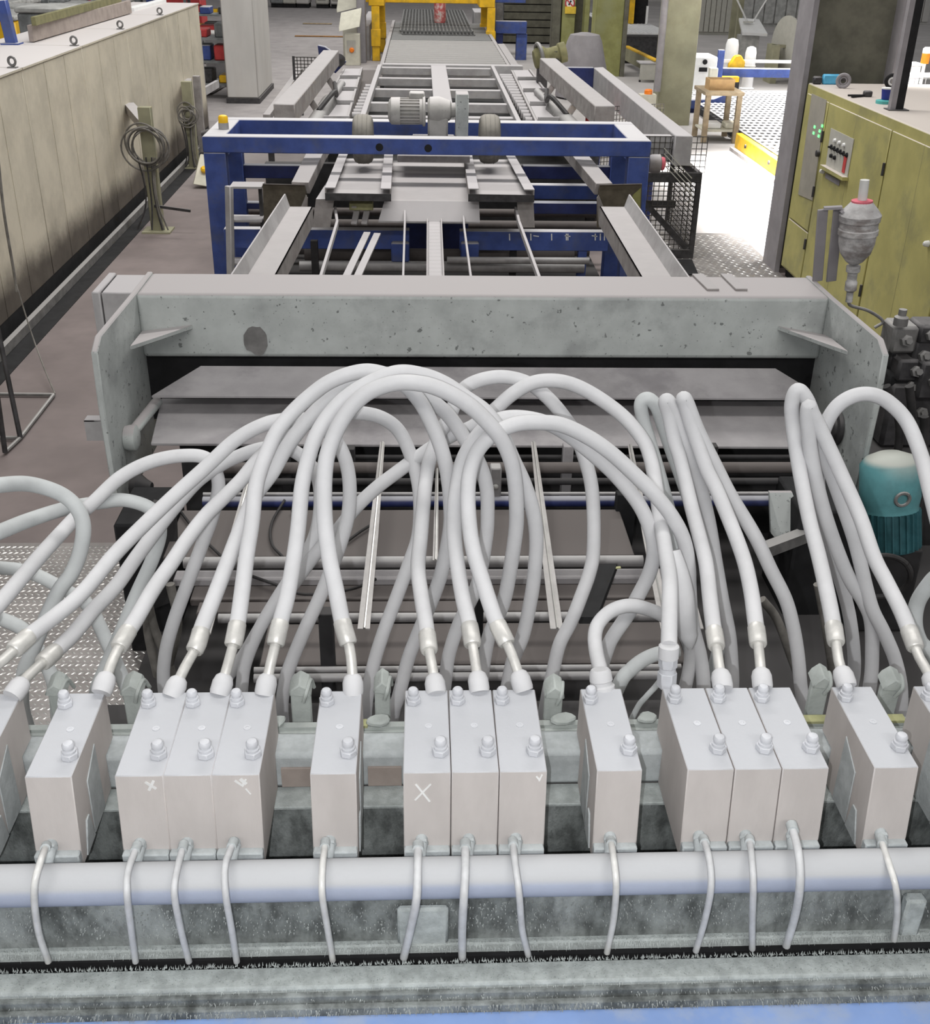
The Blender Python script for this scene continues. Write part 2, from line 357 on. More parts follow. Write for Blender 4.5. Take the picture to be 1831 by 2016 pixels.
# ---- the blocks -------------------------------------------------
def make_block(single):
    xc, yb, zb = 0.0, 1.95, 1.385
    t = thing('welding_block', 'x', 'machine block', (0, yb, zb), 'grey welding blocks along the bridge')
    h = 0.0488 if single else 0.0506
    prof = [(1.83, 1.6), (2.118, 1.6), (2.118, 1.468), (2.05, 1.468), (2.05, 1.37), (1.99, 1.37), (1.806, 1.37), (1.806, 1.42)]
    build(MB().prism([(-h, y, z) for y, z in prof], (2*h, 0, 0)), 'body', 'block', t, 0.0022)
    build(B(-h+.001, h-.001, 1.788, 1.812, 1.385, 1.415), 'front_foot', 'block_base', t, 0.003)
    # fittings on the lid: hex nut with rounded cap
    for bx, by, sc in ((0.029, 1.893, 1.2), (-0.031, 2.072, 1.12)):
        b = build(MB().lathe((bx, by, 1.6), (0, 0, 1), [(.0165*sc, 0), (.0165*sc, .012*sc)], 6), 'hex_nut', 'bolt', t, 0.0015)
        build(MB().lathe((bx, by, 1.612), (0, 0, 1), [(.0125*sc, 0), (.0125*sc, .008), (.0095*sc, .010), (.0095*sc, .014), (.0112*sc, .016), (.0112*sc, .022), (.0085*sc, .0265), (.003, .0285)], 14), 'valve_cap', 'bolt', b)
    build(MB().lathe((0.004, 1.985, 1.5995), (0, 0, 1), [(.0085, 0), (.0085, .0018), (.004, .0018), (.004, .001)], 14), 'lid_plug', 'bolt', t)
    # outlet elbow at the foot of the front face
    e = build(MB().tube([(-.012, 1.825, 1.435), (-.012, 1.800, 1.430), (-.014, 1.782, 1.415), (-.017, 1.772, 1.395)], [.0135, .0135, .0125, .0115], 12), 'outlet_elbow', 'block_base', t)
    build(MB().lathe((-.012, 1.803, 1.431), (0, -1, -.3), [(.0155, 0), (.0155, .008)], 6), 'elbow_nut', 'block_base', e, 0.001)
    if single:
        for sx in (-1, 1):
            x = sx*h
            build(MB().prism([(x, 1.83, 1.375), (x, 1.86, 1.45), (x, 1.88, 1.45), (x, 1.895, 1.375)], (sx*.004, 0, 0)), 'side_cover', 'block_base', t, 0.001)
            build(MB().prism([(x, 1.90, 1.375), (x, 1.905, 1.52), (x, 1.985, 1.56), (x, 1.985, 1.375)], (sx*.003, 0, 0)), 'side_cover', 'block_base', t, 0.001)
    return t
proto_s = make_block(True); proto_g = make_block(False)
BLK = [(-1.08, 's'), (-.979, 's'), (-.787, 's'), (-.598, 'g'), (-.497, 'g'), (-.396, 'g'), (-.190, 's'), (.0095, 'g'), (.1125, 'g'), (.2155, 'g'), (.4225, 's'), (.620, 'g'), (.7235, 'g'), (.827, 'g'), (1.026, 's'), (1.225, 's')]
BLAB = [None, 'grey dusty welding block cut off by the frame beside the checker plate', 'single grey welding block standing alone beside the checker plate walkway',
 'grey welding block with a chalk cross, first of the trio nearest the walkway', 'middle grey welding block of the trio beside the walkway, no chalk mark', 'grey welding block with a smeared chalk mark, last of the trio beside the walkway',
 'single grey welding block between the chalk-marked trio and the big X block', 'grey welding block with a large white X chalked on its front', 'dark-smudged grey welding block next to the one with the large X', 'grey welding block with a faint chalk tick, at the end of the X trio',
 'single grey welding block between the X trio and the block with the fat hex coupling', 'grey welding block under the fat two-piece hex coupling', 'middle grey welding block of the trio beside the fat hex coupling', 'last grey welding block of the fat hex coupling trio, bent front tube',
 'single grey welding block at the far right with one shiny bolt', 'grey welding block cut off by the right edge of the picture']
BX = []
first = {'s': proto_s, 'g': proto_g}; used = set()
for (x, k), lab in zip(BLK, BLAB):
    if lab is None: continue
    p = first[k]
    if k in used: o = dup(p, (x, 1.95, 1.385))
    else: o = p; o.location = (x, 1.95, 1.385); used.add(k)
    for q in [o]+list(o.children)+[g for c in o.children for g in c.children]: WL[q.name] = V((x, 1.95, 1.385))
    o['label'] = lab; BX.append(o)
def chalk(block, xs, name='chalk_mark'):
    """chalk strokes on the front face; xs = list of strokes ((dx,dz),(dx,dz),width)"""
    x = block.location.x; m = MB()
    for (ax, az), (bx, bz), wd in xs:
        pa = V((x+ax, 1.83-.024*(1.6-az)/.18-.0006, az)); pb = V((x+bx, 1.83-.024*(1.6-bz)/.18-.0006, bz))
        m.bar(pa, pb, wd, .0012, (0, -1, 0))
    o = build(m, name, 'chalk', block); return o
chalk(BX[2], [((.012, 1.585), (.034, 1.568), .006), ((.030, 1.588), (.018, 1.564), .006)])
chalk(BX[4], [((-.002, 1.586), (.016, 1.572), .005), ((.010, 1.59), (.022, 1.577), .008), ((.022, 1.589), (.014, 1.575), .004), ((.020, 1.566), (.030, 1.552), .003)])
chalk(BX[6], [((-.024, 1.572), (.006, 1.528), .0045), ((.008, 1.572), (-.026, 1.532), .004)])
chalk(BX[8], [((.028, 1.588), (.036, 1.578), .004), ((.040, 1.592), (.034, 1.576), .003)])
# ---- small tubes from the outlets over the pipe into the ledge -------
FT = [((90,1668),(80,1695),(67,1750),(75,1830),(95,1893)), ((268,1670),(252,1715),(250,1760),(258,1830),(267,1893)), ((360,1668),(348,1715),(343,1760),(356,1830),(372,1893)), ((458,1662),(443,1705),(444,1760),(456,1830),(466,1893)),
      ((640,1662),(635,1705),(634,1760),(645,1830),(655,1890)), ((823,1668),(822,1710),(820,1770),(808,1830),(795,1885)), ((916,1665),(916,1710),(913,1770),(910,1830),(910,1885)), ((1010,1660),(1014,1700),(1022,1760),(1028,1830),(1040,1880)),
      ((1203,1658),(1208,1690),(1213,1745),(1208,1810),(1195,1875)), ((1386,1655),(1396,1690),(1400,1745),(1388,1810),(1370,1872)), ((1476,1655),(1480,1690),(1483,1745),(1481,1810),(1481,1868)), ((1560,1630),(1572,1680),(1575,1740),(1566,1800),(1548,1862)), ((1735,1655),(1750,1700),(1764,1750),(1766,1800),(1760,1850))]
FY = (1.768, 1.692, 1.646, 1.662, 1.688)
for i, pts in enumerate(FT):
    P = [G(u, v, y=FY[k]+.0055*(u/PW)*2) for k, (u, v) in enumerate(pts)]
    r = .0088 if i in (5, 6, 11) else .0072
    mt = 'front_hose_bare' if i in (0, 4, 8, 12) else 'front_hose'
    t = thing('outlet_tube', f'thin dusty tube over the header pipe, {ordinal(i)} counted from the walkway side', 'tube', P[-1], 'thin tubes crossing the header pipe')
    sp = smooth_path(P, 7)
    build(MB().tube(sp, r, 10), 'tube', mt, t)
    d = (sp[4]-sp[0]).normalized()
    build(MB().cyl(sp[0]-d*.012, sp[0]+d*.012, r+.0035, 12), 'sleeve', 'block_base', t)
# ---- big hoses ---------------------------------------------------
def cut(path, a, b):
    out = []; s = 0.0
    for i in range(len(path)-1):
        L = (path[i+1]-path[i]).length
        if s >= a and s <= b: out.append(path[i])
        s += L
    if s <= b: out.append(path[-1])
    return out
def at_len(path, a):
    s = 0.0
    for i in range(len(path)-1):
        L = (path[i+1]-path[i]).length
        if s+L >= a: return path[i].lerp(path[i+1], (a-s)/L)
        s += L
    return path[-1]
HR = .0200
def hose(label, pts, ap, ys, coupled=True, r=HR, mat='hose', group='dusty hoses arching over the blocks', ext='end'):
    cum = [0.0]
    for a, b in zip(pts, pts[1:]): cum.append(cum[-1]+math.hypot(b[0]-a[0], b[1]-a[1]))
    sa = cum[ap]; P = []
    for (u, v), s in zip(pts, cum):
        if s <= sa: q = s/sa if sa else 1; q = math.sin(q*math.pi/2)**1.2; y = ys[0]+(ys[1]-ys[0])*q
        else: q = (s-sa)/(cum[-1]-sa); q = q*q*(3-2*q); y = ys[1]+(ys[2]-ys[1])*q
        P.append(G(u, v, y=y))
    if ext == 'end': d_ = (P[-1]-P[-2]).normalized(); P += [P[-1]+d_*.06+V((0, .01, -.06)), P[-1]+d_*.06+V((0, .03, -.22))]
    if ext == 'start': P = [P[0]+V((-.03, .02, -.14))]+P
    sp = smooth_path(P, 9)
    t = thing('pressure_hose', label, 'hose', P[0], group)
    if coupled:
        d = (at_len(sp, .03)-sp[0]).normalized()
        build(MB().lathe(sp[0]-d*.022, d, [(.0225, 0), (.0245, .008), (.0245, .030), (.0200, .044), (.013, .050)], 16), 'coupling_nut', 'hose', t)
        build(MB().tube([at_len(sp, q) for q in (.022, .05, .07, .09, .108)], .0125, 14), 'stem', 'ferrule', t)
        build(MB().tube([at_len(sp, q) for q in (.098, .102, .12, .14, .155, .158)], [.019, .0216, .0220, .0220, .0218, .0205], 16), 'ferrule', 'ferrule', t)
        build(MB().tube([at_len(sp, .15)]+cut(sp, .156, 99), r, 14), 'tube', mat, t)
    else:
        build(MB().tube(sp, r, 14), 'tube', mat, t)
    return t
HL = 'thick grey hose '
hose(HL+'rising from the first trio block and arching over in second place', [(345,1355),(362,1318),(388,1270),(398,1235),(416,1190),(445,1115),(470,1050),(500,980),(536,930),(565,880),(605,828),(650,785),(705,748),(770,738),(830,775),(880,815),(922,875),(947,920),(958,962),(960,1005),(957,1060),(940,1150),(905,1225),(885,1285),(878,1330)], 13, (2.125, 2.80, 2.66))
hose(HL+'from the middle trio block, outermost of the tall left bundle', [(437,1350),(447,1315),(459,1270),(468,1225),(474,1185),(481,1130),(487,1085),(496,1028),(503,962),(515,918),(531,879),(546,849),(572,816),(609,781),(649,752),(697,734),(738,732),(786,750),(826,790),(853,842),(871,890),(882,940),(887,995),(886,1040),(872,1115),(855,1170),(822,1250),(803,1300),(785,1370),(775,1400)], 15, (2.125, 2.70, 2.62))
hose(HL+'from the smeared-mark trio block, topmost arch of the bundle', [(524,1350),(531,1315),(542,1270),(552,1225),(563,1185),(572,1140),(581,1085),(588,1030),(594,962),(603,918),(614,879),(627,849),(649,816),(679,785),(721,757),(780,734),(830,738),(875,755),(920,785),(955,810),(985,850),(1010,905),(1033,955),(1050,1010),(1056,1065),(1052,1130),(1045,1180),(1030,1250),(1010,1300),(1000,1345)], 15, (2.125, 2.64, 2.62))
hose(HL+'from the lone block beside the trio, nearest arch of the bundle', [(695,1350),(693,1315),(688,1275),(675,1230),(662,1165),(648,1095),(640,1030),(638,962),(642,908),(653,870),(671,831),(697,796),(730,770),(780,754),(832,756),(875,770),(920,796),(952,824),(985,862),(1005,905),(1014,950),(1017,1005),(1015,1050),(1003,1130),(990,1190),(965,1245),(955,1290),(950,1325)], 13, (2.125, 2.55, 2.60))
hose(HL+'from the chalk X block that passes behind the tall bundle', [(857,1350),(852,1318),(845,1280),(838,1225),(829,1170),(823,1115),(828,1060),(833,1000),(838,950),(846,905),(865,855),(885,820),(905,775),(935,752),(985,742),(1035,752),(1075,780),(1110,820),(1135,860),(1155,915),(1165,960),(1169,1020),(1168,1090),(1160,1130),(1145,1172),(1124,1225),(1102,1268),(1088,1325),(1078,1370)], 14, (2.125, 2.95, 2.66))
hose(HL+'from the block next to the X, curving back behind the lone block', [(942,1345),(938,1318),(932,1280),(924,1230),(912,1180),(903,1128),(896,1075),(894,1020),(900,955),(912,905),(935,865),(965,835),(1005,822),(1060,828),(1110,850),(1180,905),(1225,950),(1262,1000),(1282,1050),(1287,1090),(1278,1130),(1257,1172),(1235,1212),(1207,1253),(1195,1280)], 12, (2.125, 2.68, 2.55))
hose(HL+'from the faint-tick block, low wide arch in the middle', [(1026,1343),(1018,1318),(1004,1280),(978,1226),(965,1190),(948,1137),(935,1095),(926,1050),(921,984),(925,930),(942,885),(973,855),(1017,835),(1070,832),(1110,838),(1160,862),(1203,892),(1247,932),(1290,975),(1323,1017),(1345,1060),(1355,1110),(1357,1160),(1362,1225),(1378,1290),(1385,1345)], 13, (2.125, 2.60, 2.52))
hose(HL+'that sweeps diagonally under the bundle to the fat hex coupling', [(1317,1272),(1318,1200),(1318,1140),(1310,1085),(1298,1010),(1290,950),(1280,900),(1265,865),(1225,818),(1165,775),(1110,752),(1055,752),(1010,775),(970,810),(930,840),(890,857),(840,888),(777,933),(737,964),(700,1000),(660,1050),(622,1090),(570,1160),(525,1215),(480,1290),(440,1345)], 9, (2.16, 2.90, 2.86), False)
# return legs and hoses arriving from outside the frame
hose(HL+'from beyond the left edge whose arch passes behind the tall bundle', [(-40,1335),(8,1298),(57,1252),(110,1212),(164,1165),(229,1088),(298,1019),(355,965),(405,920),(459,870),(505,842),(550,828),(610,828),(655,860),(678,900),(688,950),(686,1010),(672,1065),(650,1125),(630,1175),(600,1240),(575,1300),(562,1340)], 12, (2.10, 2.86, 2.70))
hose(HL+'from the cut-off block with a low arch hidden by the bundle', [(34,1357),(50,1336),(95,1294),(141,1252),(185,1200),(229,1153),(275,1088),(336,1008),(386,950),(430,918),(470,898),(512,884),(555,880),(596,900),(625,940),(630,1000),(618,1060),(590,1110),(545,1180),(510,1240),(485,1300),(477,1345)], 12, (2.12, 2.98, 2.80))
hose(HL+'from the lone walkway block reaching over to the second lone block', [(205,1347),(222,1300),(245,1255),(270,1215),(302,1160),(340,1105),(370,1060),(405,1015),(440,980),(475,945),(508,905),(550,865),(600,835),(650,817),(705,813),(750,822),(785,848),(808,895),(823,950),(827,1005),(822,1060),(805,1110),(785,1165),(755,1245),(735,1310),(724,1365)], 14, (2.125, 2.92, 2.68))
hose(HL+'rising from the lower left corner into a flat arch', [(-30,1215),(0,1187),(76,1098),(115,1055),(153,1015),(183,990),(237,940),(298,909),(363,897),(410,905),(430,950),(420,1010),(395,1080),(365,1160),(340,1230),(325,1290)], 8, (2.25, 2.95, 2.80), False)
hose(HL+'looping in from the left edge and dropping beside the checker plate', [(-30,962),(0,955),(57,953),(115,970),(149,997),(164,1035),(158,1085),(140,1130),(115,1165),(85,1230),(60,1290),(46,1330)], 3, (2.45, 2.62, 2.50), False, mat='hose_return')
hose(HL+'entering at the left edge with a flat hump behind the other hoses', [(-30,1058),(0,1047),(57,1024),(130,1001),(199,989),(248,985),(298,1003),(315,1043),(302,1096),(268,1172),(237,1248),(203,1325),(190,1360)], 5, (2.45, 2.86, 2.62), False, mat='hose_return')
hose(HL+'lying lowest over the checker plate, running behind the lone block', [(-30,1116),(0,1118),(38,1122),(76,1134),(125,1160),(172,1190),(200,1240),(229,1306),(262,1385),(270,1410)], 2, (2.75, 2.85, 2.62), False, mat='hose_return')
hose(HL+'short piece curving down at the left edge over the checker plate', [(-30,1212),(0,1218),(46,1240),(76,1283),(99,1325),(111,1370),(114,1410)], 1, (2.6, 2.65, 2.50), False, mat='hose_return')
hose(HL+'from the third lone block bending over in a small hook', [(1187,1368),(1183,1325),(1175,1290),(1171,1255),(1178,1228),(1200,1205),(1232,1193),(1268,1197),(1310,1215),(1345,1245)], 6, (2.125, 2.40, 2.50), False, r=.0185)
t_ = bpy.data.objects[[o.name for o in bpy.data.objects if o.get('label', '').endswith('bending over in a small hook')][0]]
d_ = (G(1180, 1310, y=2.15)-G(1187, 1368, y=2.125)).normalized(); build(MB().lathe(G(1187, 1368, y=2.125), d_, [(.030, 0), (.031, .022), (.0255, .026), (.0255, .034), (.028, .036), (.026, .058), (.021, .064)], 18), 'collar', 'hose', t_)
hose('short thick dusty hose stub behind the fat hex coupling', [(1222,1342),(1240,1320),(1265,1300),(1295,1287),(1335,1280)], 2, (2.45, 2.48, 2.5), False, mat='hose_return', ext='start')
hose('thin dusty tube slanting down behind the fat hex coupling', [(1253,1397),(1272,1372),(1292,1350),(1310,1325)], 2, (2.30, 2.28, 2.25), False, r=.0075, mat='hose_return', ext='start')
hose(HL+'from the middle block beside the hex coupling, steep narrow loop', [(1421,1340),(1416,1312),(1411,1275),(1404,1230),(1398,1180),(1390,1110),(1378,1060),(1362,1000),(1349,945),(1338,900),(1328,868),(1318,820),(1310,792),(1316,790),(1330,812),(1345,850),(1362,905),(1378,955),(1395,1025),(1408,1100),(1422,1180),(1436,1250),(1441,1310),(1442,1350)], 12, (2.125, 2.82, 2.70))
hose(HL+'from the end block of that trio, rightmost of the three narrow loops', [(1500,1338),(1497,1310),(1493,1270),(1486,1215),(1479,1165),(1467,1110),(1450,1060),(1430,1010),(1410,962),(1392,925),(1376,880),(1362,840),(1350,800),(1345,785),(1352,792),(1375,850),(1410,920),(1438,975),(1486,1055),(1518,1122),(1547,1181),(1562,1236),(1571,1290),(1576,1345),(1580,1380)], 13, (2.125, 2.80, 2.62))
hose(HL+'with the hooked top, leftmost of the three narrow loops', [(1352,1240),(1345,1150),(1330,1060),(1305,960),(1282,880),(1266,825),(1262,795),(1275,785),(1292,800),(1305,835),(1320,880),(1345,950),(1372,1030),(1392,1110),(1415,1200)], 7, (2.60, 2.92, 2.85), False, mat='hose_return')
hose(HL+'from the far right lone block, tall narrow loop beside the end plate', [(1662,1335),(1652,1305),(1646,1265),(1638,1215),(1628,1165),(1612,1095),(1592,1017),(1572,913),(1562,845),(1559,795),(1570,768),(1588,786),(1605,830),(1625,900),(1650,970),(1678,1050),(1693,1105),(1706,1159),(1719,1203),(1741,1247),(1763,1301),(1774,1360)], 10, (2.125, 2.78, 2.62))
hose(HL+'slanting down to the block at the right edge, shiny stem', [(1838,1345),(1822,1315),(1808,1290),(1795,1255),(1775,1205),(1745,1145),(1720,1095),(1693,1017),(1655,931),(1620,855),(1600,815),(1592,800),(1590,830),(1598,900),(1615,980),(1640,1060),(1671,1137),(1700,1185),(1715,1225),(1717,1290),(1714,1340)], 11, (2.125, 2.72, 2.66))
hose(HL+'arching out of the picture at the right edge', [(1870,1120),(1850,1040),(1831,965),(1813,896),(1786,831),(1751,793),(1717,777),(1682,779),(1648,800),(1625,838),(1612,890),(1610,950),(1622,1030),(1648,1120),(1672,1210),(1682,1300)], 6, (2.3, 2.75, 2.84), False)
hose(HL+'short curl entering at the right edge above the last block', [(1850,1130),(1831,1148),(1807,1185),(1801,1225),(1811,1262),(1835,1290)], 2, (2.35, 2.4, 2.40), False, mat='hose_return')
sl_ = thing('hose_sleeve', 'bulging dust-caked fabric sleeve hanging beside the fat hex coupling', 'sleeve', G(1356, 1268, y=2.42))
build(MB().tube(smooth_path([G(u, v, y=y) for u, v, y in ((1322, 1085, 2.50), (1331, 1130, 2.47), (1341, 1180, 2.44), (1350, 1225, 2.42), (1356, 1258, 2.41), (1358, 1278, 2.41))], 4), [.0235+(.012*math.sin(math.pi*min(1, k/14))) if k < 15 else max(.006, .0235-.0035*(k-15)) for k in range(21)], 16), 'sleeve', 'hose', sl_)
# fat two-piece hex coupling on the first block of the third trio
fc = thing('hex_coupling', 'fat two-piece hexagon coupling below the swept diagonal hose', 'coupling', G(1312, 1350, y=2.14))
ax = (G(1318, 1258, y=2.16)-G(1312, 1352, y=2.14)).normalized(); p0 = G(1312, 1352, y=2.14)
build(MB().lathe(p0, ax, [(.024, 0), (.024, .040)], 6), 'lower_hex', 'bolt', fc, 0.002)
build(MB().lathe(p0+ax*.040, ax, [(.020, 0), (.020, .012)], 16), 'collar', 'bolt', fc)
build(MB().lathe(p0+ax*.052, ax, [(.0235, 0), (.0235, .026)], 6), 'upper_hex', 'bolt', fc, 0.002)
build(MB().lathe(p0+ax*.078, ax, [(.0245, 0), (.0245, .030), (.020, .034)], 16), 'crimp_sleeve', 'hose', fc)
# terminals and clamps in the gaps behind the blocks
for i, (u, v0, v1, wd) in enumerate(((108,1345,1430,40),(258,1345,1430,44),(590,1345,1425,44),(752,1340,1420,34),(1092,1350,1430,40),(1620,1330,1420,40),(1760,1335,1430,44))):
    y = 2.26; a = G(u, v1+60, y=y); b = G(u, v0, y=y); hw = wd*.00115/2
    t = thing('terminal_lug', f'dust-caked copper terminal in the gap behind the blocks, {ordinal(i)} from the walkway', 'terminal', a, 'terminals behind the blocks')
    zt = b.z; x = b.x
    build(MB().prism([(x-hw, y, a.z), (x+hw, y, a.z), (x+hw, y, zt-.03), (x+hw*.6, y, zt-.008), (x, y, zt), (x-hw*.6, y, zt-.008), (x-hw, y, zt-.03)], (0, .018, 0)), 'plate', 'greenish_dust', t, 0.003)
    build(MB().prism([(x-hw*1.15, y-.014, zt-.030), (x+hw*1.15, y-.014, zt-.034), (x+hw*.9, y-.014, zt-.010), (x, y-.014, zt+.004), (x-hw*.8, y-.014, zt-.012)], (0, .05, .012)), 'clamp', 'greenish_dust', t, 0.003)
    build(MB().tube(smooth_path([(x+hw*.3, y-.012, zt-.05), (x+hw*.7, y-.02, zt-.015), (x+hw*1.0, y+.02, zt-.005), (x+hw*1.15, y+.05, zt-.05)], 5), .005, 8), 'strap', 'greenish_dust', t)
bs = thing('bus_rail', 'ochre and dust coloured flat rail behind the row of blocks', 'rail', (0.1, 2.3, 1.2))
build(B(X0, X1, 2.18, 2.215, 1.30, 1.425), 'rail', 'greenish_dust', bs, 0.004)
build(B(X0, X1, 2.19, 2.21, 1.425, 1.434), 'dust_strip', 'greenish_dust', bs)
for u_ in (700, 1612, 1765): x_ = G(u_, 1425, z=1.44).x; build(B(x_-.03, x_+.03, 2.185, 2.212, 1.434, 1.441), 'ochre_strip', 'ochre', bs)
for u, wd in ((672, 50), (745, 60), (1110, 66), (1275, 50), (545, 40)):
    p = G(u, 1428, z=1.44); hw = wd*.0011/2; rn = random.Random(u)
    pts = [(p.x+hw*math.cos(a)*rn.uniform(.7, 1.1), 2.20+.022*math.sin(a)*rn.uniform(.7, 1.1), 1.438) for a in [k*2*math.pi/9 for k in range(9)]]
    o = build(MB().prism(pts, (0.004, 0.002, .014)), 'dust_clod', 'greenish_dust', bs, 0.004)
# ================================================================= MIDDLE: BED, BIG BEAM, PLATES
def zx(u, v, z): return G(u, v, z=z)
bed = thing('machine_bed', 'dark brown machine bed with cross bars between the blocks and the big beam', 'machine bed', (0.3, 3.6, 0.0))
build(B(-1.15, 1.85, 2.25, 5.0, 0.02, 0.50), 'sump', 'bed_dark', bed)
build(B(-1.15, 1.85, 2.40, 2.95, 0.5, 0.93), 'front_trough', 'bed_dark', bed, 0.01)
build(B(-1.15, 1.85, 4.85, 4.95, 0.5, 1.06), 'rear_panel', 'bed_dark', bed)
def plate(v0, v1, z, th, mat, name, u0=345, u1=1250, u_mid=915):
    a = G(u_mid, v1, z=z).y; b = G(u_mid, v0, z=z).y
    xa = G(u0, (v0+v1)/2, z=z).x; xb = G(u1, (v0+v1)/2, z=z).x
    build(B(xa, xb, a, b, z-th, z), name, mat, bed, 0.004)
plate(1003, 1094, .97, .02, 'bed_brown', 'bed_plate', 340, 1235)
plate(1120, 1139, .95, .03, 'plate_grey', 'wear_strip', 345, 1330)
plate(1146, 1178, .92, .03, 'bed_brown', 'bed_plate', 380, 1330)
plate(1182, 1203, .945, .03, 'bed_brown', 'bed_plate', 390, 1340)
plate(1226, 1306, .92, .02, 'bed_brown', 'bed_plate', 520, 1340)
def xbar(u0, u1, v, y, r, mat='bar_grey', name='cross_bar'):
    a = G(u0, v, y=y); b = G(u1, v, y=y); z = (a.z+b.z)/2
    build(MB().cyl((a.x, y, z), (b.x, y, z), r, 14), name, mat, bed)
xbar(362, 1265, 1106, 3.72, .0225); xbar(430, 1340, 1215, 3.28, .017); xbar(500, 1340, 1316, 2.92, .010); xbar(500, 1330, 1332, 2.90, .015)
xbar(400, 1640, 921, 4.52, .026, 'bed_brown'); xbar(400, 1640, 987, 4.30, .024, 'dark_blue', 'blue_bar'); xbar(400, 1640, 972, 4.33, .008)
xbar(420, 1600, 900, 4.66, .012, 'bed_dark'); xbar(420, 1640, 948, 4.44, .016, 'bed_dark')
for u, y, v0, v1, wpx, mt in ((640, 3.02, 1210, 1420, 30, 'bed_dark'), (958, 4.1, 998, 1110, 13, 'bed_dark'), (945, 3.05, 1160, 1400, 18, 'black'), (690, 4.58, 885, 990, 16, 'bed_dark'), (560, 4.58, 885, 990, 18, 'bed_dark'), (1120, 4.6, 880, 985, 20, 'plate_grey'), (1235, 4.2, 975, 1100, 40, 'black'), (1400, 4.5, 880, 1010, 30, 'bed_dark')):
    a = G(u, v0, y=y); b = G(u, v1, y=y); hw = wpx*y*1.12/FOC/2
    build(B(a.x-hw, a.x+hw, y, y+.05, b.z, a.z), 'post', mt, bed, 0.003)
p = G(975, 925, y=4.35)
build(B(p.x-.025, p.x+.025, 4.3, 4.36, p.z-.12, p.z+.03), 'guide_block', 'bar_grey', bed, 0.006)
build(MB().lathe(p+V((0, -.055, -.055)), (0, -1, 0), [(.014, 0), (.012, .008), (.004, .012)], 10), 'guide_screw', 'tread_worn', bed)
# slanting black stop plate
build(MB().prism([G(1178, 1122, y=3.55), G(1215, 1122, y=3.55), G(1175, 1228, y=3.2), G(1140, 1228, y=3.2)], (0, .012, .02)), 'stop_plate', 'black', bed)
a = G(1193, 1120, y=3.54); b = G(1222, 1117, y=3.54)
build(MB().bar(a, b, .012, .004), 'stop_edge', 'ochre', bed)
# legs of the bed
for u0, u1, y in ((232, 335, 4.0), (1560, 1690, 4.1)):
    xa = G(u0, 1100, y=y).x; xb = G(u1, 1100, y=y).x
    build(B(xa, xb, y, y+.35, 0.0, 1.02), 'leg', 'black', bed, 0.01)
build(MB().prism([G(300, 990, y=3.95), G(345, 1000, y=3.95), G(352, 1180, y=3.95), G(300, 1200, y=3.95)], (0, .03, 0)), 'leg_cover', 'bed_dark', bed)
build(MB().prism([G(1515, 970, y=4.25), G(1560, 970, y=4.25), G(1590, 1060, y=4.15), G(1545, 1080, y=4.15), G(1518, 1050, y=4.2)], (0, .02, .0)), 'cover_plate', 'beam_grey', bed)
# transparent wire guides hanging over the bed
for i, (a, b, wd) in enumerate((((507, 880), (405, 1250), .034), ((753, 872), (716, 1240), .042), ((861, 905), (857, 1105), .020), ((1050, 872), (1096, 1240), .044), ((1240, 878), (1312, 1240), .040), ((1290, 905), (1375, 1240), .036))):
    ya, yb = 4.60, 3.16 if b[1] > 1200 else 3.66
    A, Bq = G(*a, y=ya), G(*b, y=yb)
    t = thing('wire_guide', f'narrow clear plastic wire guide strip over the bed, {ordinal(i)} from the walkway', 'guide strip', Bq, 'clear wire guides over the bed')
    mid = A.lerp(Bq, .55)+V((0, 0, -.012)); sd = V((1, 0, 0))
    for sgn, nm in ((-1, 'strip'), (1, 'lip')):
        h = V((0, 0, .001)) if sgn < 0 else V((.004, 0, wd*.5))
        q = []
        for P, ws in ((A, .5), (mid, .9), (Bq, 1.0)): q.append((P-sd*wd*ws*.5, P+sd*wd*ws*.5))
        m = MB()
        if sgn < 0:
            vs = [v for pr in q for v in pr]+[v+V((0, 0, .005)) for pr in q for v in pr]
            m.add(vs, [(0,1,3,2),(2,3,5,4),(6,8,9,7),(8,10,11,9),(0,6,7,1),(4,5,11,10),(0,2,8,6),(2,4,10,8),(1,7,9,3),(3,9,11,5)])
        else:
            m.tube(smooth_path([pr[0].lerp(pr[1], .55)+V((0, 0, .006)) for pr in q], 4), .0045, 6)
        build(m, nm, 'clear_guide' if sgn < 0 else 'tread_worn', t)
# cables on the bed
for i, pts in enumerate((((350,1000),(385,1045),(425,1085),(440,1100)), ((560,985),(535,1030),(535,1070),(560,1100)), ((575,1005),(590,1045),(602,1075)), ((683,1066),(712,1045),(745,1025)), ((470,1125),(540,1150),(600,1170),(690,1160),(740,1140)))):
    P = [G(u, v, z=.985 if i != 4 else .96) for u, v in pts]
    tag(build(MB().tube(smooth_path(P, 6), .006, 8), 'bed_cable', 'cable'), 'thin black cable lying on the brown bed, '+['beside the bed leg', 'curled under the blue bar', 'short end near the second guide strip', 'beside the wide guide strip', 'stretching across the lower plates'][i], 'cable', 'cables on the bed')
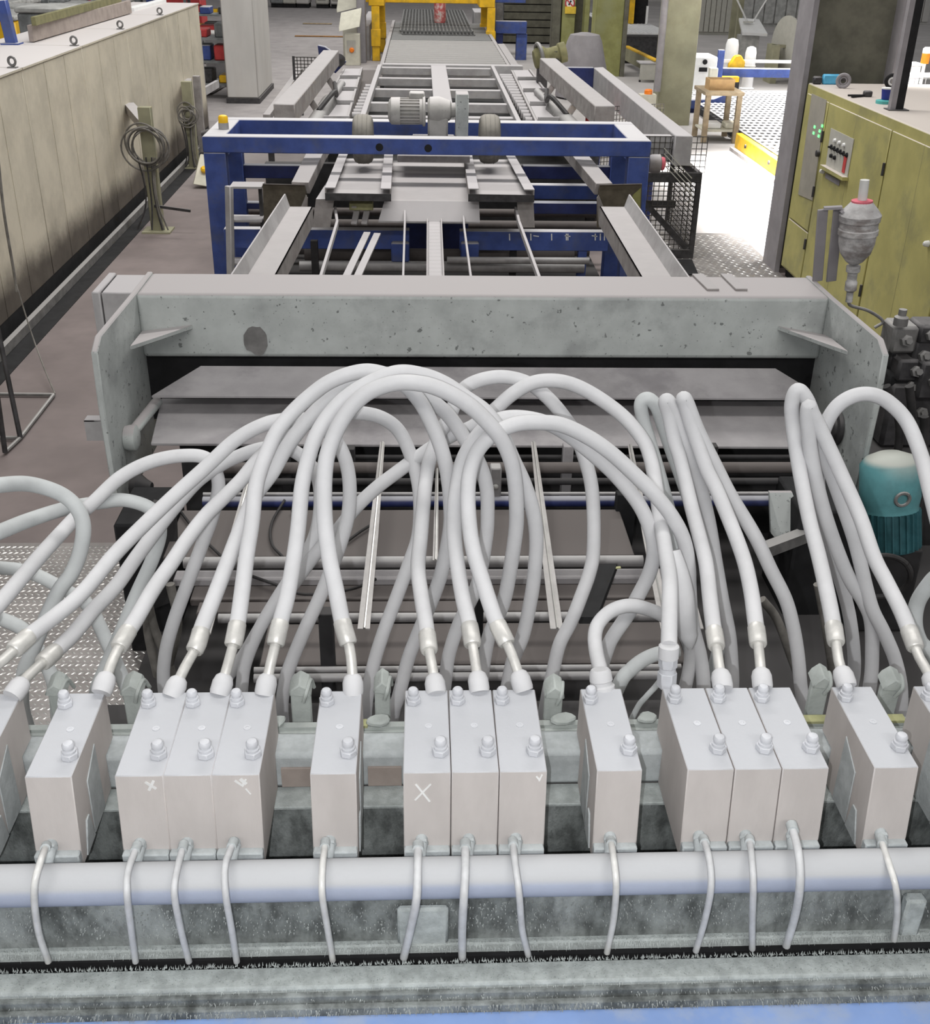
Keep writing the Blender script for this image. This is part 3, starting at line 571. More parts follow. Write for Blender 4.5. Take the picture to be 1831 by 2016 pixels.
# ---- big beam ------------------------------------------------------
BT = 1.617
bb = thing('cross_beam', 'massive grey steel cross beam with dusty top and scratched spotted face', 'beam', (0.3, 5.4, 0.85))
build(B(-1.36, 1.99, 5.2, 5.56, 1.297, BT), 'beam_body', 'beam_grey', bb, 0.022, seg=3)
for sx, x, d in ((0, -1.385, -1), (1, 1.985, 1)):
    poly = [(x, 5.58, BT), (x, 5.20, BT), (x, 4.56, BT+.012), (x, 4.475, 1.585), (x, 4.46, 1.35), (x, 4.48, .86), (x, 4.75, .80), (x, 5.58, .80)]
    build(MB().prism(poly, (.028, 0, 0)), 'end_plate', 'beam_grey', bb, 0.005)
build(B(-1.36, 1.985, 5.25, 5.5, .95, 1.297), 'shadow_web', 'black', bb)  # black box paints the shade under the beam
# gussets between end plates and beam face
build(MB().prism([G(257, 690, y=4.72), G(380, 648, y=5.2), G(280, 660, y=5.2)], (0, 0, .022)), 'gusset', 'beam_grey', bb, 0.003)
build(MB().prism([G(1668, 700, y=4.66), G(1530, 650, y=5.2), G(1628, 668, y=5.2)], (0, 0, .022)), 'gusset', 'beam_grey', bb, 0.003)
for u in (1362, 1418):   # shims on top
    a = G(u, 543, z=BT); b = G(u+30, 573, z=BT)
    build(MB().prism([(a.x, a.y, BT), (a.x+.06, a.y, BT), (b.x+.06, b.y, BT), (b.x, b.y, BT)], (0, 0, .012)), 'shim', 'dusty_steel', bb, 0.002)
# round soot spot: a dark burnt patch worn into the face
rn = random.Random(3); c = G(504, 670, y=5.2)
pts = [(c.x+math.cos(k*.35)*.062*rn.uniform(.8, 1.1), 5.1985, c.z+math.sin(k*.35)*.075*rn.uniform(.85, 1.1)) for k in range(18)]
build(MB().prism(pts, (0, -.0012, 0)), 'burn_mark', 'mid_metal', bb)
# outer box at the left end
lbx = thing('end_box', 'pale steel box with a dark seam bolted to the left end of the big beam', 'machine part', (-1.47, 5.42, .9))
build(B(-1.585, -1.545, 5.26, 5.60, .90, 1.605), 'side_plate', 'pale_steel', lbx, 0.006)
build(B(-1.54, -1.39, 5.27, 5.58, .90, 1.60), 'box', 'pale_steel', lbx, 0.006)
build(B(-1.546, -1.539, 5.30, 5.57, .92, 1.595), 'seam', 'black', lbx)
build(MB().angle(G(165, 828, y=4.7), G(205, 828, y=4.7), (0, 0, -1), .10, (0, .8, 0), .06, .006), 'side_bracket', 'pale_steel', bb)
# ---- the two wide plates under the beam -----------------------------
def sheet(pts, th=.012): return MB().prism(pts, (0, 0, -th))
P1 = [G(395, 720, y=5.17), G(1527, 725, y=5.17), G(1572, 752, y=5.02), G(1575, 784, y=4.92), G(298, 779, y=4.92)]
tag(build(sheet(P1), 'upper_sheet', 'plate_grey', None, 0.002), 'upper flat grey sheet with cut corners right under the big beam', 'sheet')
P2 = [G(318, 784, y=5.10), G(1580, 790, y=5.10), G(1590, 880, y=4.66), G(297, 873, y=4.66)]
tag(build(sheet(P2), 'lower_sheet', 'plate_grey', None, 0.002), 'lower flat grey sheet between the end plates, behind the hose arches', 'sheet')
hb = thing('pivot_hub', 'dirty round pivot with a slanted rod inside the left end plate', 'pivot', G(258, 870, y=4.75))
build(MB().lathe(G(247, 862, y=4.7), (1, 0, 0), [(.055, 0), (.06, .02), (.06, .05), (.04, .06)], 18), 'hub', 'beam_grey', hb)
build(MB().cyl(G(262, 850, y=4.72), G(310, 790, y=5.0), .026, 14), 'rod', 'beam_grey', hb)
build(MB().lathe(G(262, 955, y=4.55), (1, -.2, 0), [(.05, 0), (.055, .03), (.035, .06), (.02, .09)], 14), 'clamp_nut', 'bed_dark', hb)
hb2 = thing('pivot_disc', 'black round pivot disc on the inner side of the right end plate', 'pivot', G(1660, 860, y=4.7))
build(MB().lathe((1.98, 4.80, G(1660, 860, x=1.97).z), (-1, 0, 0), [(.085, 0), (.085, .018), (.06, .022), (.06, .035), (.03, .04)], 24), 'disc', 'dark_metal', hb2)
build(MB().lathe((1.98, 4.74, G(1660, 930, x=1.97).z), (-1, -.1, 0), [(.05, 0), (.05, .03), (.03, .035), (.03, .05)], 14), 'bearing', 'mid_metal', hb2)
# ---- filter bowl on the right end ----------------------------------
fb = thing('air_filter', 'dust-covered filter bowl with white stub and red ring on the beam end', 'filter', G(1690, 560, y=5.35))
yF = 5.35
def FP(u, v): return G(u, v, y=yF)
k = FP(1695, 400).z; base = FP(1672, 580); top = FP(1700, 358)
ax = (FP(1699, 375)-FP(1680, 520)).normalized(); o = FP(1681, 520)
Hh = (FP(1699, 375)-o).length; s = Hh/145.0
build(MB().lathe(o, ax, [(.022, 0), (.042, 6*s), (.072, 22*s), (.086, 42*s), (.090, 65*s), (.088, 80*s)], 26), 'bowl', 'glass_bowl', fb)
build(MB().lathe(o+ax*60*s, ax, [(.095, 0), (.095, 10*s), (.091, 12*s), (.091, 24*s), (.097, 26*s), (.097, 34*s)], 26), 'bowl_band', 'glass_bowl', fb)
build(MB().lathe(o+ax*92*s, ax, [(.098, 0), (.100, 6*s), (.082, 16*s), (.056, 28*s), (.045, 33*s)], 26), 'head', 'glass_bowl', fb)
build(MB().lathe(o+ax*121*s, ax, [(.050, 0), (.050, 5*s), (.036, 6*s)], 22), 'red_ring', 'pink_red', fb)
build(MB().cyl(o+ax*124*s, o+ax*165*s, .022, 16), 'stub', 'light_grey', fb)
build(MB().lathe(o-ax*3*s, ax*-1, [(.034, 0), (.034, 12*s), (.024, 15*s), (.024, 30*s), (.029, 33*s), (.029, 50*s), (.017, 54*s), (.017, 75*s)], 16), 'drain_valve', 'glass_bowl', fb)
build(MB().tube(smooth_path([o-ax*70*s, o-ax*85*s+V((.01, 0, 0)), FP(1710, 612), FP(1738, 632), FP(1722, 645)], 6), .008, 8), 'drain_line', 'mid_metal', fb)
fk = thing('filter_bracket', 'two upright dark steel straps holding the filter bowl', 'bracket', FP(1630, 580))
for u0, u1 in ((1612, 1600), (1643, 1627)):
    a = G(u0+8, 412, y=5.40); b = G(u1+8, 560, y=5.48); b.z = BT
    build(MB().bar(a, b, .05, .014, (0, 1, 0)), 'strap', 'steel_mauve', fk, 0.002)
build(MB().bar(G(1622, 410, y=5.40), G(1658, 408, y=5.38), .04, .012), 'cross_strap', 'steel_mauve', fk)
build(MB().bar(G(1655, 415, y=5.36), G(1668, 425, y=5.36), .05, .012), 'clamp_strap', 'steel_mauve', fk)
# ================================================================= BLUE PORTAL FRAME
FY0, FZ = 10.0, 1.545
fr = thing('portal_frame', 'blue dusty steel portal frame spanning the line behind the big beam', 'frame', (0.06, 10.4, 0))
XL, XR = G(397, 268, y=FY0).x, G(1283, 279, y=FY0).x
hb_ = FZ-G(915, 306, y=FY0).z
pw = .19
build(B(XL, XR, FY0, FY0+.14, FZ-hb_, FZ), 'front_beam', 'blue', fr, 0.008)
YR = 10.92
build(B(XL, XR, YR, YR+.14, FZ-hb_, FZ), 'rear_beam', 'blue', fr, 0.008)
for xa in (XL, XR-pw):
    build(B(xa, xa+pw, FY0+.141, YR-.001, FZ-.19, FZ-.001), 'side_beam', 'blue', fr, 0.008)
    for y in (FY0+.002, YR+.002): build(B(xa+.001, xa+pw-.001, y, y+.136, 0, FZ-hb_-.001), 'post', 'blue', fr, 0.006)
for u, v in ((747, 290), (843, 292)):
    c = G(u, v, y=FY0); build(MB().lathe((c.x, FY0-.001, c.z), (0, 1, 0), [(.033, 0), (.033, .003)], 20), 'bolt_hole', 'black', fr)
# lower rails of the frame
def rail(u0, u1, v, y, h, mat='blue', name='lower_rail', d=.10):
    a = G(u0, v, y=y); b = G(u1, v, y=y); z = (a.z+b.z)/2
    build(B(a.x, b.x, y, y+d, z-h, z), name, mat, fr, 0.005)
rail(478, 600, 326, 10.95, .12, 'dark_blue'); rail(1030, 1205, 328, 10.95, .12, 'dark_blue')
rail(1035, 1190, 365, 10.6, .13); rail(1035, 1185, 400, 10.3, .10, 'dark_blue')
rail(440, 806, 452, 9.75, .17); rail(905, 1200, 456, 9.75, .17)
rail(800, 922, 440, 10.3, .35, 'dark_blue'); rail(460, 600, 400, 11.0, .06, 'dark_blue')
for u, v0, v1 in ((553, 470, 545), (1148, 478, 545)):
    a = G(u, v0, y=9.78); build(B(a.x-.038, a.x+.038, 9.76, 9.84, 0, a.z), 'stay', 'blue', fr, 0.004)
# pad blocks under the lower rail
for u in (788, 925):
    a = G(u, 475, y=9.74); build(B(a.x-.08, a.x+.08, 9.68, 9.76, a.z-.17, a.z), 'bearing_block', 'blue', fr, 0.012)
# chalk figures on the right hand rail
m = MB()
for u in (1003, 1045, 1086, 1115, 1118, 1172, 1182, 1190):
    a = G(u, 460, y=9.748); m.bar(a, a+V((.004, 0, -.06)), .010, .002, (0, 1, 0))
for u in (1050, 1112, 1165): a = G(u, 464, y=9.748); m.bar(a, a+V((.05, 0, -.006)), .008, .002, (0, 1, 0))
o = build(m, 'chalk_figures', 'chalk', fr); o['kind'] = 'stuff'
# beacon
bc = thing('beacon', 'yellow warning beacon on the corner of the blue portal frame', 'beacon', (XL+.13, 10.35, FZ))
c = V((XL+.13, 10.38, FZ))
build(MB().lathe(c, (0, 0, 1), [(.045, 0), (.045, .055)], 18), 'socket', 'pale_steel', bc)
build(MB().lathe(c+V((0, 0, .055)), (0, 0, 1), [(.043, 0), (.043, .045), (.036, .058), (.02, .064)], 18), 'lens', 'amber', bc)
# under-machine darkness painted as a dark pan; roller bed below the frame
ub = thing('under_bed', 'dark rollers and pipes low down under the blue portal frame', 'machine bed', (0.05, 9.9, 0.0))
build(B(XL+.2, XR-.2, 9.0, 12.2, .004, .05), 'dark_pan', 'bed_dark', ub)
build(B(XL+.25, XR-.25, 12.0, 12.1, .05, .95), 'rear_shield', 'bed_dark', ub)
for u0, u1, v, y, r in ((600, 1130, 500, 9.9, .055), (590, 1150, 524, 9.7, .045), (560, 1160, 490, 10.4, .05), (880, 1160, 512, 9.6, .03), (560, 880, 470, 10.9, .04), (480, 1200, 440, 11.4, .05), (480, 1200, 415, 11.6, .04)):
    a = G(u0, v, y=y); b = G(u1, v, y=y)
    build(MB().cyl((a.x, y, a.z), (b.x, y, a.z), r, 14), 'under_roller', 'bar_grey' if v in (524, 512) else 'bed_brown', ub)
for u, y in ((620, 9.6), (1010, 9.8)):
    a = G(u, 520, y=y); build(B(a.x-.03, a.x+.03, y, y+.06, 0, a.z+.2), 'under_post', 'bed_dark', ub)
# ---- trays and centre plate ------------------------------------------
def tray(label, un, uf, vn, vf, yn, yf, name):
    (a0, a1), (b0, b1) = un, uf
    N0, N1 = G(a0, vn, y=yn), G(a1, vn+2, y=yn); F0, F1 = G(b0, vf, y=yf), G(b1, vf, y=yf)
    t = thing(name, label, 'tray', (N0+N1)/2)
    dn = V((0, 0, -.012))
    build(MB().prism([N0, N1, F1, F0], dn), 'pan', 'dusty_steel', t)
    for A, C, sg in ((N0, F0, 1), (N1, F1, -1)):
        w_ = V((sg*.085, 0, 0)); h = V((0, 0, .045))
        build(MB().prism([A, C, C+h*.9, A+h], w_*.12), 'flange_web', 'dusty_steel', t)
        build(MB().prism([A+h, C+h*.9, C+h*.9+w_, A+h+w_], V((0, 0, .008))), 'flange', 'pale_steel', t)
    build(MB().prism([N0+V((0, -.004, .01)), N1+V((0, -.004, .01)), N1+V((0, -.004, -.05)), N0+V((0, -.004, -.05))], V((0, -.008, 0))), 'front_lip', 'dark_metal', t)
    return t
tray('open dusty channel tray under the wheel, nearer the ladder', (640, 770), (668, 774), 382, 312, 9.35, 11.2, 'channel_tray')
tray('open dusty channel tray under the wheel, nearer the wire cage', (922, 1052), (912, 1012), 384, 314, 9.35, 11.2, 'channel_tray')
cp = thing('centre_chute', 'wide dusty sheet chute between the two channel trays', 'chute', G(850, 430, y=9.3))
Q = [G(757, 395, y=9.45), G(943, 397, y=9.45), G(920, 318, y=11.0), G(772, 316, y=11.0)]
build(MB().prism(Q, (0, 0, -.012)), 'slope', 'dusty_steel', cp)
build(MB().prism([G(757, 395, y=9.45), G(943, 397, y=9.45), G(945, 437, y=9.32), G(745, 435, y=9.32)], (0, 0, -.012)), 'apron', 'pale_steel', cp)
for u0, u1, u2, u3, lab in ((622, 658, 615, 650, 'left'), (1018, 1050, 1020, 1053, 'right')):
    sp_ = thing('support_leg', 'tapered grey sheet leg under the channel tray '+('nearer the ladder' if lab == 'left' else 'nearer the wire cage'), 'leg', G(u0, 450, y=9.4))
    build(MB().prism([G(u0, 392, y=9.42), G(u1, 392, y=9.42), G(u3, 448, y=9.38), G(u2, 448, y=9.38)], (0, .02, 0)), 'leg_sheet', 'dusty_steel', sp_)
    build(MB().prism([G(u0, 392, y=9.42), G(u1, 392, y=9.42), G(u1+22 if lab == 'left' else u1-22, 345, y=10.4), G(u0+30 if lab == 'left' else u0-8, 345, y=10.4)], (0, 0, -.015)), 'leg_top', 'pale_steel', sp_)
yb = thing('sensor_box', 'small yellow box on two thin rails under the first tray', 'box', G(710, 415, y=9.6))
a = G(688, 398, y=9.6); b = G(735, 412, y=9.6)
build(B(a.x, b.x, 9.55, 9.65, b.z, a.z), 'box', 'ochre', yb, 0.006)
build(B(a.x+.02, a.x+.06, 9.545, 9.55, b.z+.02, a.z-.02), 'label_plate', 'panel_grey', yb)
for u in (703, 723):
    build(MB().bar(G(u, 414, y=9.6), G(u-6, 442, y=9.5), .05, .02), 'mount_rail', 'pale_steel', yb)
# ---- long gutters, rods and rails that come towards the big beam -------
def gutter(label, near, far, z, w_, fl, sg):
    A = G(*near, z=z); Cc = G(*far, z=z); d = (A-Cc).normalized(); A = A+d*.9
    t = thing('wire_gutter', label, 'gutter', A)
    s_ = V((sg, 0, 0))
    build(MB().prism([A-s_*w_/2, A+s_*w_/2, Cc+s_*w_/2, Cc-s_*w_/2], (0, 0, -.01)), 'floor_strip', 'dusty_steel', t)
    build(MB().prism([A-s_*w_/2, Cc-s_*w_/2, Cc-s_*(w_/2+.03)+V((0, 0, fl)), A-s_*(w_/2+.03)+V((0, 0, fl))], s_*.01), 'outer_flange', 'pale_steel', t)
    build(B(A.x-.04, A.x+.04, A.y+.02, A.y+.10, 0, z-.012), 'gutter_leg', 'dark_metal', t)
    build(MB().prism([A+s_*w_/2, Cc+s_*w_/2, Cc+s_*w_/2+V((0, 0, -.14)), A+s_*w_/2+V((0, 0, -.14))], s_*-.01), 'inner_flange', 'dusty_steel', t)
gutter('long open steel gutter running from the ladder side mouth to the big beam', (515, 540), (592, 407), 1.17, .19, .10, 1)
gutter('long open steel gutter running from the cage side mouth to the big beam', (1290, 540), (1206, 407), 1.17, .21, .10, -1)
def mouth(label, c, sg):
    t = thing('feed_mouth', label, 'sheet funnel', G(c, 445, y=9.62))
    y = 9.66
    build(MB().prism([G(c-45*sg, 362, y=y-.10), G(c+38*sg, 364, y=y-.10), G(c+44*sg, 388, y=y), G(c+44*sg, 448, y=y), G(c-42*sg, 448, y=y)], (0, .01, .0)), 'hood', 'hood_brown', t)
    build(MB().prism([G(c-45*sg, 361, y=y-.14), G(c+38*sg, 363, y=y-.14), G(c+38*sg, 366, y=y-.02), G(c-45*sg, 364, y=y-.02)], (0, 0, -.006)), 'hood_edge', 'dusty_steel', t)
    if sg < 0: build(MB().prism([G(c+43, 370, y=y-.13), G(c+41, 438, y=y-.05), G(c+10, 425, y=y-.04), G(c+22, 388, y=y-.06)], (0, .006, 0)), 'outer_cheek', 'green_paint', t)
    build(MB().prism([G(c+40*sg, 384, y=y-.1), G(c+44*sg, 390, y=y-.1), G(c+40*sg, 448, y=y), G(c+14*sg, 448, y=y)], (0, .012, 0)), 'inner_cheek', 'dusty_steel', t)
mouth('bent sheet funnel at the end of the ladder side gutter', 562, 1)
mouth('bent sheet funnel with yellow inside at the end of the cage side gutter', 1219, -1)
for lab, pts in (('ladder', ((592, 370, 9.62), (622, 308, 10.3), (660, 250, 12.5))), ('cage', ((1188, 372, 9.62), (1138, 312, 10.3), (1085, 250, 12.5)))):
    P = [G(u, v, y=y) for u, v, y in pts]; t = thing('feed_rail', f'square steel feed rail passing under the portal frame on the {lab} side', 'rail', P[0])
    z = P[0].z
    build(MB().bar(P[0], P[1], .15, .10), 'rail_section', 'dusty_steel', t, 0.004); build(MB().bar(P[1], P[2], .15, .10), 'rail_section', 'dusty_steel', t, 0.004)
RODS = [((660, 412), (664, 440), (634, 540), .022, .045), ((797, 408), (797, 440), (794, 540), .016, .03), ((912, 420), (914, 450), (926, 540), .016, .03), ((1015, 412), (1022, 440), (1058, 540), .022, .045)]
for i, (a, b, c, hw, hh) in enumerate(RODS):
    zz = 1.02; A = G(*a, y=9.5); Bm = G(*b, z=zz); Cn = G(*c, z=zz); Cn = Cn+(Cn-Bm).normalized()*.6
    t = thing('guide_rod', f'slim bent steel guide rod leading to the big beam, {ordinal(i)} from the ladder', 'rod', Cn, 'slim guide rods')
    build(MB().bar(A, Bm, hw, hh), 'tip', 'pale_steel', t, 0.002); build(MB().bar(Bm, Cn, hw, hh), 'rod', 'pale_steel', t, 0.002)
for i, (a, c) in enumerate((((723, 458), (684, 540)), ((743, 460), (706, 540)))):
    A = G(*a, z=.92); Cn = G(*c, z=.92); Cn = Cn+(Cn-A).normalized()*.5
    t = thing('flat_rail', ['narrow flat dusty rail, the one of the pair nearer the ladder', 'narrow flat dusty rail, the one of the pair nearer the centre chain'][i], 'rail', Cn)
    build(MB().bar(A, Cn, .055, .012), 'top_flat', 'pale_steel', t); build(MB().bar(A-V((0, 0, .03)), Cn-V((0, 0, .03)), .012, .05), 'web', 'dusty_steel', t)
A = G(855, 432, z=.98); Cn = G(857, 540, z=.98); Cn = Cn+(Cn-A).normalized()*.6
t = thing('chain_channel', 'dusty ribbed chain channel in the middle of the line', 'channel', Cn)
build(MB().bar(A, Cn, .105, .02), 'bed_strip', 'pale_steel', t)
for sg in (-1, 1): build(MB().bar(A+V((sg*.058, 0, .01)), Cn+V((sg*.058, 0, .01)), .010, .05), 'side_rail', 'dusty_steel', t)
n = 22
for k in range(n):
    q = A.lerp(Cn, (k+.5)/n); build(B(q.x-.045, q.x+.045, q.y-.05, q.y+.05, q.z+.010, q.z+.013), 'chain_link', 'pale_steel', t)
# ---- step ladder at the left post --------------------------------------
ld = thing('step_ladder', 'pale steel step ladder standing inside the left post of the portal frame', 'ladder', G(450, 545, y=9.6))
a = G(451, 366, y=9.55); b = G(449, 560, y=9.45)
build(MB().bar(a, V((b.x, b.y, 0.0)), .06, .05), 'rail', 'pale_steel', ld, 0.006)
a2 = G(512, 366, y=9.75); build(MB().bar(a2, V((a2.x, a2.y-.05, 0)), .03, .05), 'rail', 'dark_metal', ld, 0.004)
for v in (366, 432, 517):
    p = G(452, v, y=9.58); q = G(516, v, y=9.58)
    build(B(p.x, q.x, 9.56, 9.76, p.z-.02, p.z), 'step', 'pale_steel', ld, 0.003)
# ---- drive unit: motor, gearbox, wheels ---------------------------------
MY = 10.52
dr = thing('gear_motor', 'grey finned electric gear motor mounted on top of the blue portal frame', 'motor', G(845, 265, y=MY))
c0 = G(828, 219, y=MY); zc = c0.z; R = .112
def MX(u): return G(u, 219, y=MY).x
build(MB().lathe((MX(764), MY, zc), (1, 0, 0), [(.06, 0), (.095, .012), (R+.004, .03), (R+.006, MX(788)-MX(764))], 26), 'fan_cover', 'motor', dr)
build(MB().cyl((MX(788), MY, zc), (MX(826), MY, zc), R-.016, 26), 'stator', 'motor', dr)
for k in range(22):
    q = 2*math.pi*k/22; d = V((0, math.cos(q), math.sin(q))); c = V((0, MY, zc))
    p = c+d*(R-.012); build(MB().bar(V((MX(788), p.y, p.z)), V((MX(826), p.y, p.z)), .008, .03, d), 'cooling_fin', 'motor', dr)
build(MB().lathe((MX(826), MY, zc), (1, 0, 0), [(R+.002, 0), (R+.002, .025), (R+.018, .03), (R+.018, .05), (R-.005, .055)], 26), 'flange', 'motor', dr)
build(MB().lathe((MX(842), MY, zc+.01), (1, 0, 0), [(.09, 0), (.115, .02), (.12, .10), (.10, .16), (.085, .20), (.06, .215), (.06, .27)], 24), 'gearbox', 'motor', dr)
build(B(MX(842), MX(882), MY-.09, MY+.09, zc-.22, zc-.04), 'gear_foot', 'motor', dr, 0.02)
build(B(MX(812), MX(895), MY-.12, MY+.14, zc-.245, zc-.22), 'base_plate', 'dusty_steel', dr, 0.005)
build(B(MX(806), MX(836), MY-.03, MY+.10, zc+.10, zc+.16), 'terminal_box', 'motor', dr, 0.01)
for u in (836, 858, 868, 888): build(MB().lathe((MX(u), MY-.1, zc-.22), (0, 0, 1), [(.013, 0), (.013, .018)], 6), 'bolt', 'motor', dr)
build(B(G(897, 230, y=10.45).x, G(922, 230, y=10.45).x, 10.40, 10.62, FZ-.24, G(910, 184, y=10.45).z), 'drive_plate', 'beam_grey', dr, 0.006)
build(B(MX(782), MX(925), MY-.2, MY+.25, FZ-.26, FZ-.20), 'mount_beam', 'dusty_steel', dr, 0.005)
for u0, u1, lab in ((694, 735, 'left of'), (943, 985, 'right of')):
    xa, xb = G(u0, 275, y=10.5).x, G(u1, 275, y=10.5).x; zt = G(u0+20, 226, y=10.5).z; R2 = .215; zc2 = zt-R2-.003
    t = thing('rubber_drive_roller', f'dusty rubber tyred drive wheel {lab} the gear motor', 'wheel', ((xa+xb)/2, 10.55, zc2-R2), 'rubber drive wheels')
    W_ = xb-xa
    build(MB().lathe((xa, 10.55, zc2), (1, 0, 0), [(.12, 0), (.17, .004), (.198, .018), (.212, .045), (.215, W_*.4), (.215, W_*.6), (.212, W_-.045), (.198, W_-.018), (.17, W_-.004), (.12, W_)], 40), 'tyre', 'rubber', t)
    for k in (.28, .5, .72): build(MB().ring((xa+W_*k, 10.55, zc2), (1, 0, 0), .2145, .003, 40, 6), 'tread_rib', 'rubber', t)
    build(MB().lathe((xa-.004, 10.55, zc2), (1, 0, 0), [(.03, 0), (.118, .006), (.118, W_+.002), (.03, W_+.008)], 24), 'rim', 'mid_metal', t)
sh = build(MB().cyl((G(735, 275, y=10.55).x, 10.55, zc2), (G(943, 275, y=10.55).x, 10.55, zc2), .025, 14), 'drive_shaft', 'mid_metal')
tag(sh, 'steel drive shaft between the two rubber wheels', 'shaft')
# ================================================================= LIFT TABLE BEHIND THE FRAME
TZ = 1.0
tb = thing('lift_table', 'pale dusty steel lattice table behind the blue portal frame', 'table', (0.45, 16, 0))
def TX(u, v): return G(u, v, z=TZ)
cross = [(134, 540, 1470), (155, 500, 1500), (177, 475, 1560), (204, 440, 1600), (231, 400, 1640)]
for v, _a, _b in cross:
    y = TX(860, v).y
    # rails converge with perspective: take their x at this depth
    xl = TX(747+(718.3-747)*(v-135.7)/86, v).x; xr = TX(970.6+(1019-970.6)*(v-137.6)/103, v).x
    build(B(xl, xr, y, y+.16, TZ-.12, TZ-.004), 'cross_member', 'pale_steel', tb, 0.006)
yn, yf = TX(860, 236).y-1.0, TX(860, 133).y+.2
for (u0, v0, u1, v1, wd) in ((747, 135.7, 718.3, 221.7, .07), (970.6, 137.6, 1019, 240.8, .06)):
    a = TX(u0, v0); b = TX(u1, v1); d = (b-a).normalized()
    build(MB().bar(a-d*.2, b+d*1.5, wd, .10), 'side_rail', 'pale_steel', tb, 0.005)
a = TX(863, 131); b = TX(863, 205)
build(B(a.x-.13, a.x+.13, b.y-1.2, a.y, TZ-.05, TZ+.02), 'spine', 'pale_steel', tb, 0.006)
build(B(TX(752, 131).x, TX(1030, 133).x, yf, yf+.2, TZ-.2, TZ+.02), 'end_beam', 'pale_steel', tb, 0.006)
build(B(-1.4, 2.3, 13.2, 20.9, .3, .45), 'shadow_tray', 'black', tb)  # black tray paints the shaded gaps between the cross members
for k in range(4):
    build(B((-1.2, 2.0)[k % 2], (-1.1, 2.1)[k % 2], (13.5, 13.5, 20, 20)[k], (13.6, 13.6, 20.1, 20.1)[k], 0, TZ-.2), 'leg', 'dark_metal', tb)
# side plates stepping along both sides, with small rollers
lp = thing('plate_row', 'row of pale bolted plates along the left of the lattice table', 'plates', (-1.2, 16, .9)); rp = thing('plate_row', 'row of pale bolted plates along the right of the lattice table', 'plates', (2.0, 16, .9))
def strip_plates(t, ea, eb, n, z):   # ea,eb: far edge pixels (u0,u1,v), near edge pixels
    F0, F1 = G(ea[0], ea[2], z=z), G(ea[1], ea[2], z=z); N0, N1 = G(eb[0], eb[2], z=z), G(eb[1], eb[2], z=z)
    for k in range(n):
        q0, q1 = k/n, (k+.93)/n
        A, Bq, Cc, D = F0.lerp(N0, q0), F1.lerp(N1, q0), F1.lerp(N1, q1), F0.lerp(N0, q1)
        build(MB().prism([A, Bq, Cc, D], (0, 0, -.02)), 'side_plate', 'pale_steel', t, 0.003)
        build(MB().bar(D+V((0, 0, .02)), Cc+V((.05, 0, .02)), .04, .05), 'plate_stop', 'pale_steel', t)
    build(MB().bar(F1+V((.02, 0, -.05)), N1+V((.02, 0, -.05)), .03, .14), 'edge_angle', 'dusty_steel', t)
    build(MB().bar(F0+V((-.02, 0, -.06)), N0+V((-.02, 0, -.06)), .03, .12), 'edge_angle', 'dusty_steel', t)
strip_plates(lp, (680, 710, 135), (622, 680, 238), 4, 1.0)
strip_plates(rp, (1010, 1040, 138), (1060, 1115, 240), 4, 1.0)
rl = thing('roller_track', 'narrow track of small steel rollers right of the lattice table', 'rollers', (1.75, 16, .8))
A, Bq = G(982, 150, z=.92), G(1036, 243, z=.92); A2, B2 = G(1010, 150, z=.92), G(1064, 243, z=.92)
for k in range(16):
    q = (k+.5)/16; p = A.lerp(Bq, q); p2 = A2.lerp(B2, q)
    build(MB().cyl((p.x, p.y, p.z), (p2.x+.1, p.y, p.z), .055, 12), 'small_roller', 'pale_steel', rl)
# dusty sheet floor strip between table and left plates
build(MB().prism([G(712, 138, z=.8), G(742, 138, z=.8), G(716, 236, z=.8), G(668, 236, z=.8)], (0, 0, -.02)), 'catch_sheet', 'bed_brown', tb)
lr = thing('roller_track', 'narrow row of stub rollers left of the lattice table', 'rollers', (-.9, 16, .8))
for k in range(10):
    p = G(735-k*2.6, 172+k*6.2, z=.95); build(MB().cyl(p, p+V((-.12, 0, 0)), .045, 10), 'small_roller', 'pale_steel', lr)
# ---- slanted arms with gas cylinders either side ------------------------
def arm(label, near, far, zn, zf, blue):
    A, Cc = G(near[0], near[1], z=zn), G(far[0], far[1], z=zf)
    t = thing('tilt_arm', label, 'arm', A)
    build(MB().bar(A, Cc, .24, .22), 'arm_box', 'dusty_steel', t, 0.01)
    d = (Cc-A); sg = 1 if near[0] < 900 else -1; off = V((sg*.20, 0, -.30))
    build(MB().cyl(A+d*.12+off, A+d*.55+off, .11, 18), 'cylinder', 'mid_metal', t)
    build(MB().cyl(A+d*.55+off, A+d*.9+off, .055, 14), 'piston_rod', 'bar_grey', t)
    build(MB().lathe(A+d*.10+off, (0, -1, .1), [(.12, 0), (.12, .05), (.06, .06), (.06, .1)], 16), 'pivot', 'dark_metal', t)
    build(MB().tube(smooth_path([A+d*.3+off+V((0, 0, .1)), A+d*.4+off+V((sg*.15, 0, .25)), A+d*.55+off+V((sg*.1, 0, .1)), A+d*.7+off+V((0, 0, .15))], 5), .03, 8), 'feed_line', 'cable', t)
    for q in (.35, .75): build(MB().bar(A+d*q, A+d*q+off, .06, .08), 'link', 'dusty_steel', t)
    return t
arm('slanted steel box arm with a dark cylinder on the left of the table', (560, 225), (652, 114), 1.25, 1.35, True)
arm('slanted steel box arm with a dark cylinder on the right of the table', (1190, 228), (1078, 130), 1.25, 1.35, False)
br_ = thing('arm_bracket', 'dark blue triangular bracket at the far end of the left arm', 'bracket', G(645, 130, y=19.5))
build(MB().prism([G(625, 89, y=19.5), G(640, 92, y=19.5), G(682, 122, y=19.5), G(660, 145, y=19.5), G(628, 112, y=19.5)], (0, .12, 0)), 'plate', 'dark_blue', br_, 0.01)
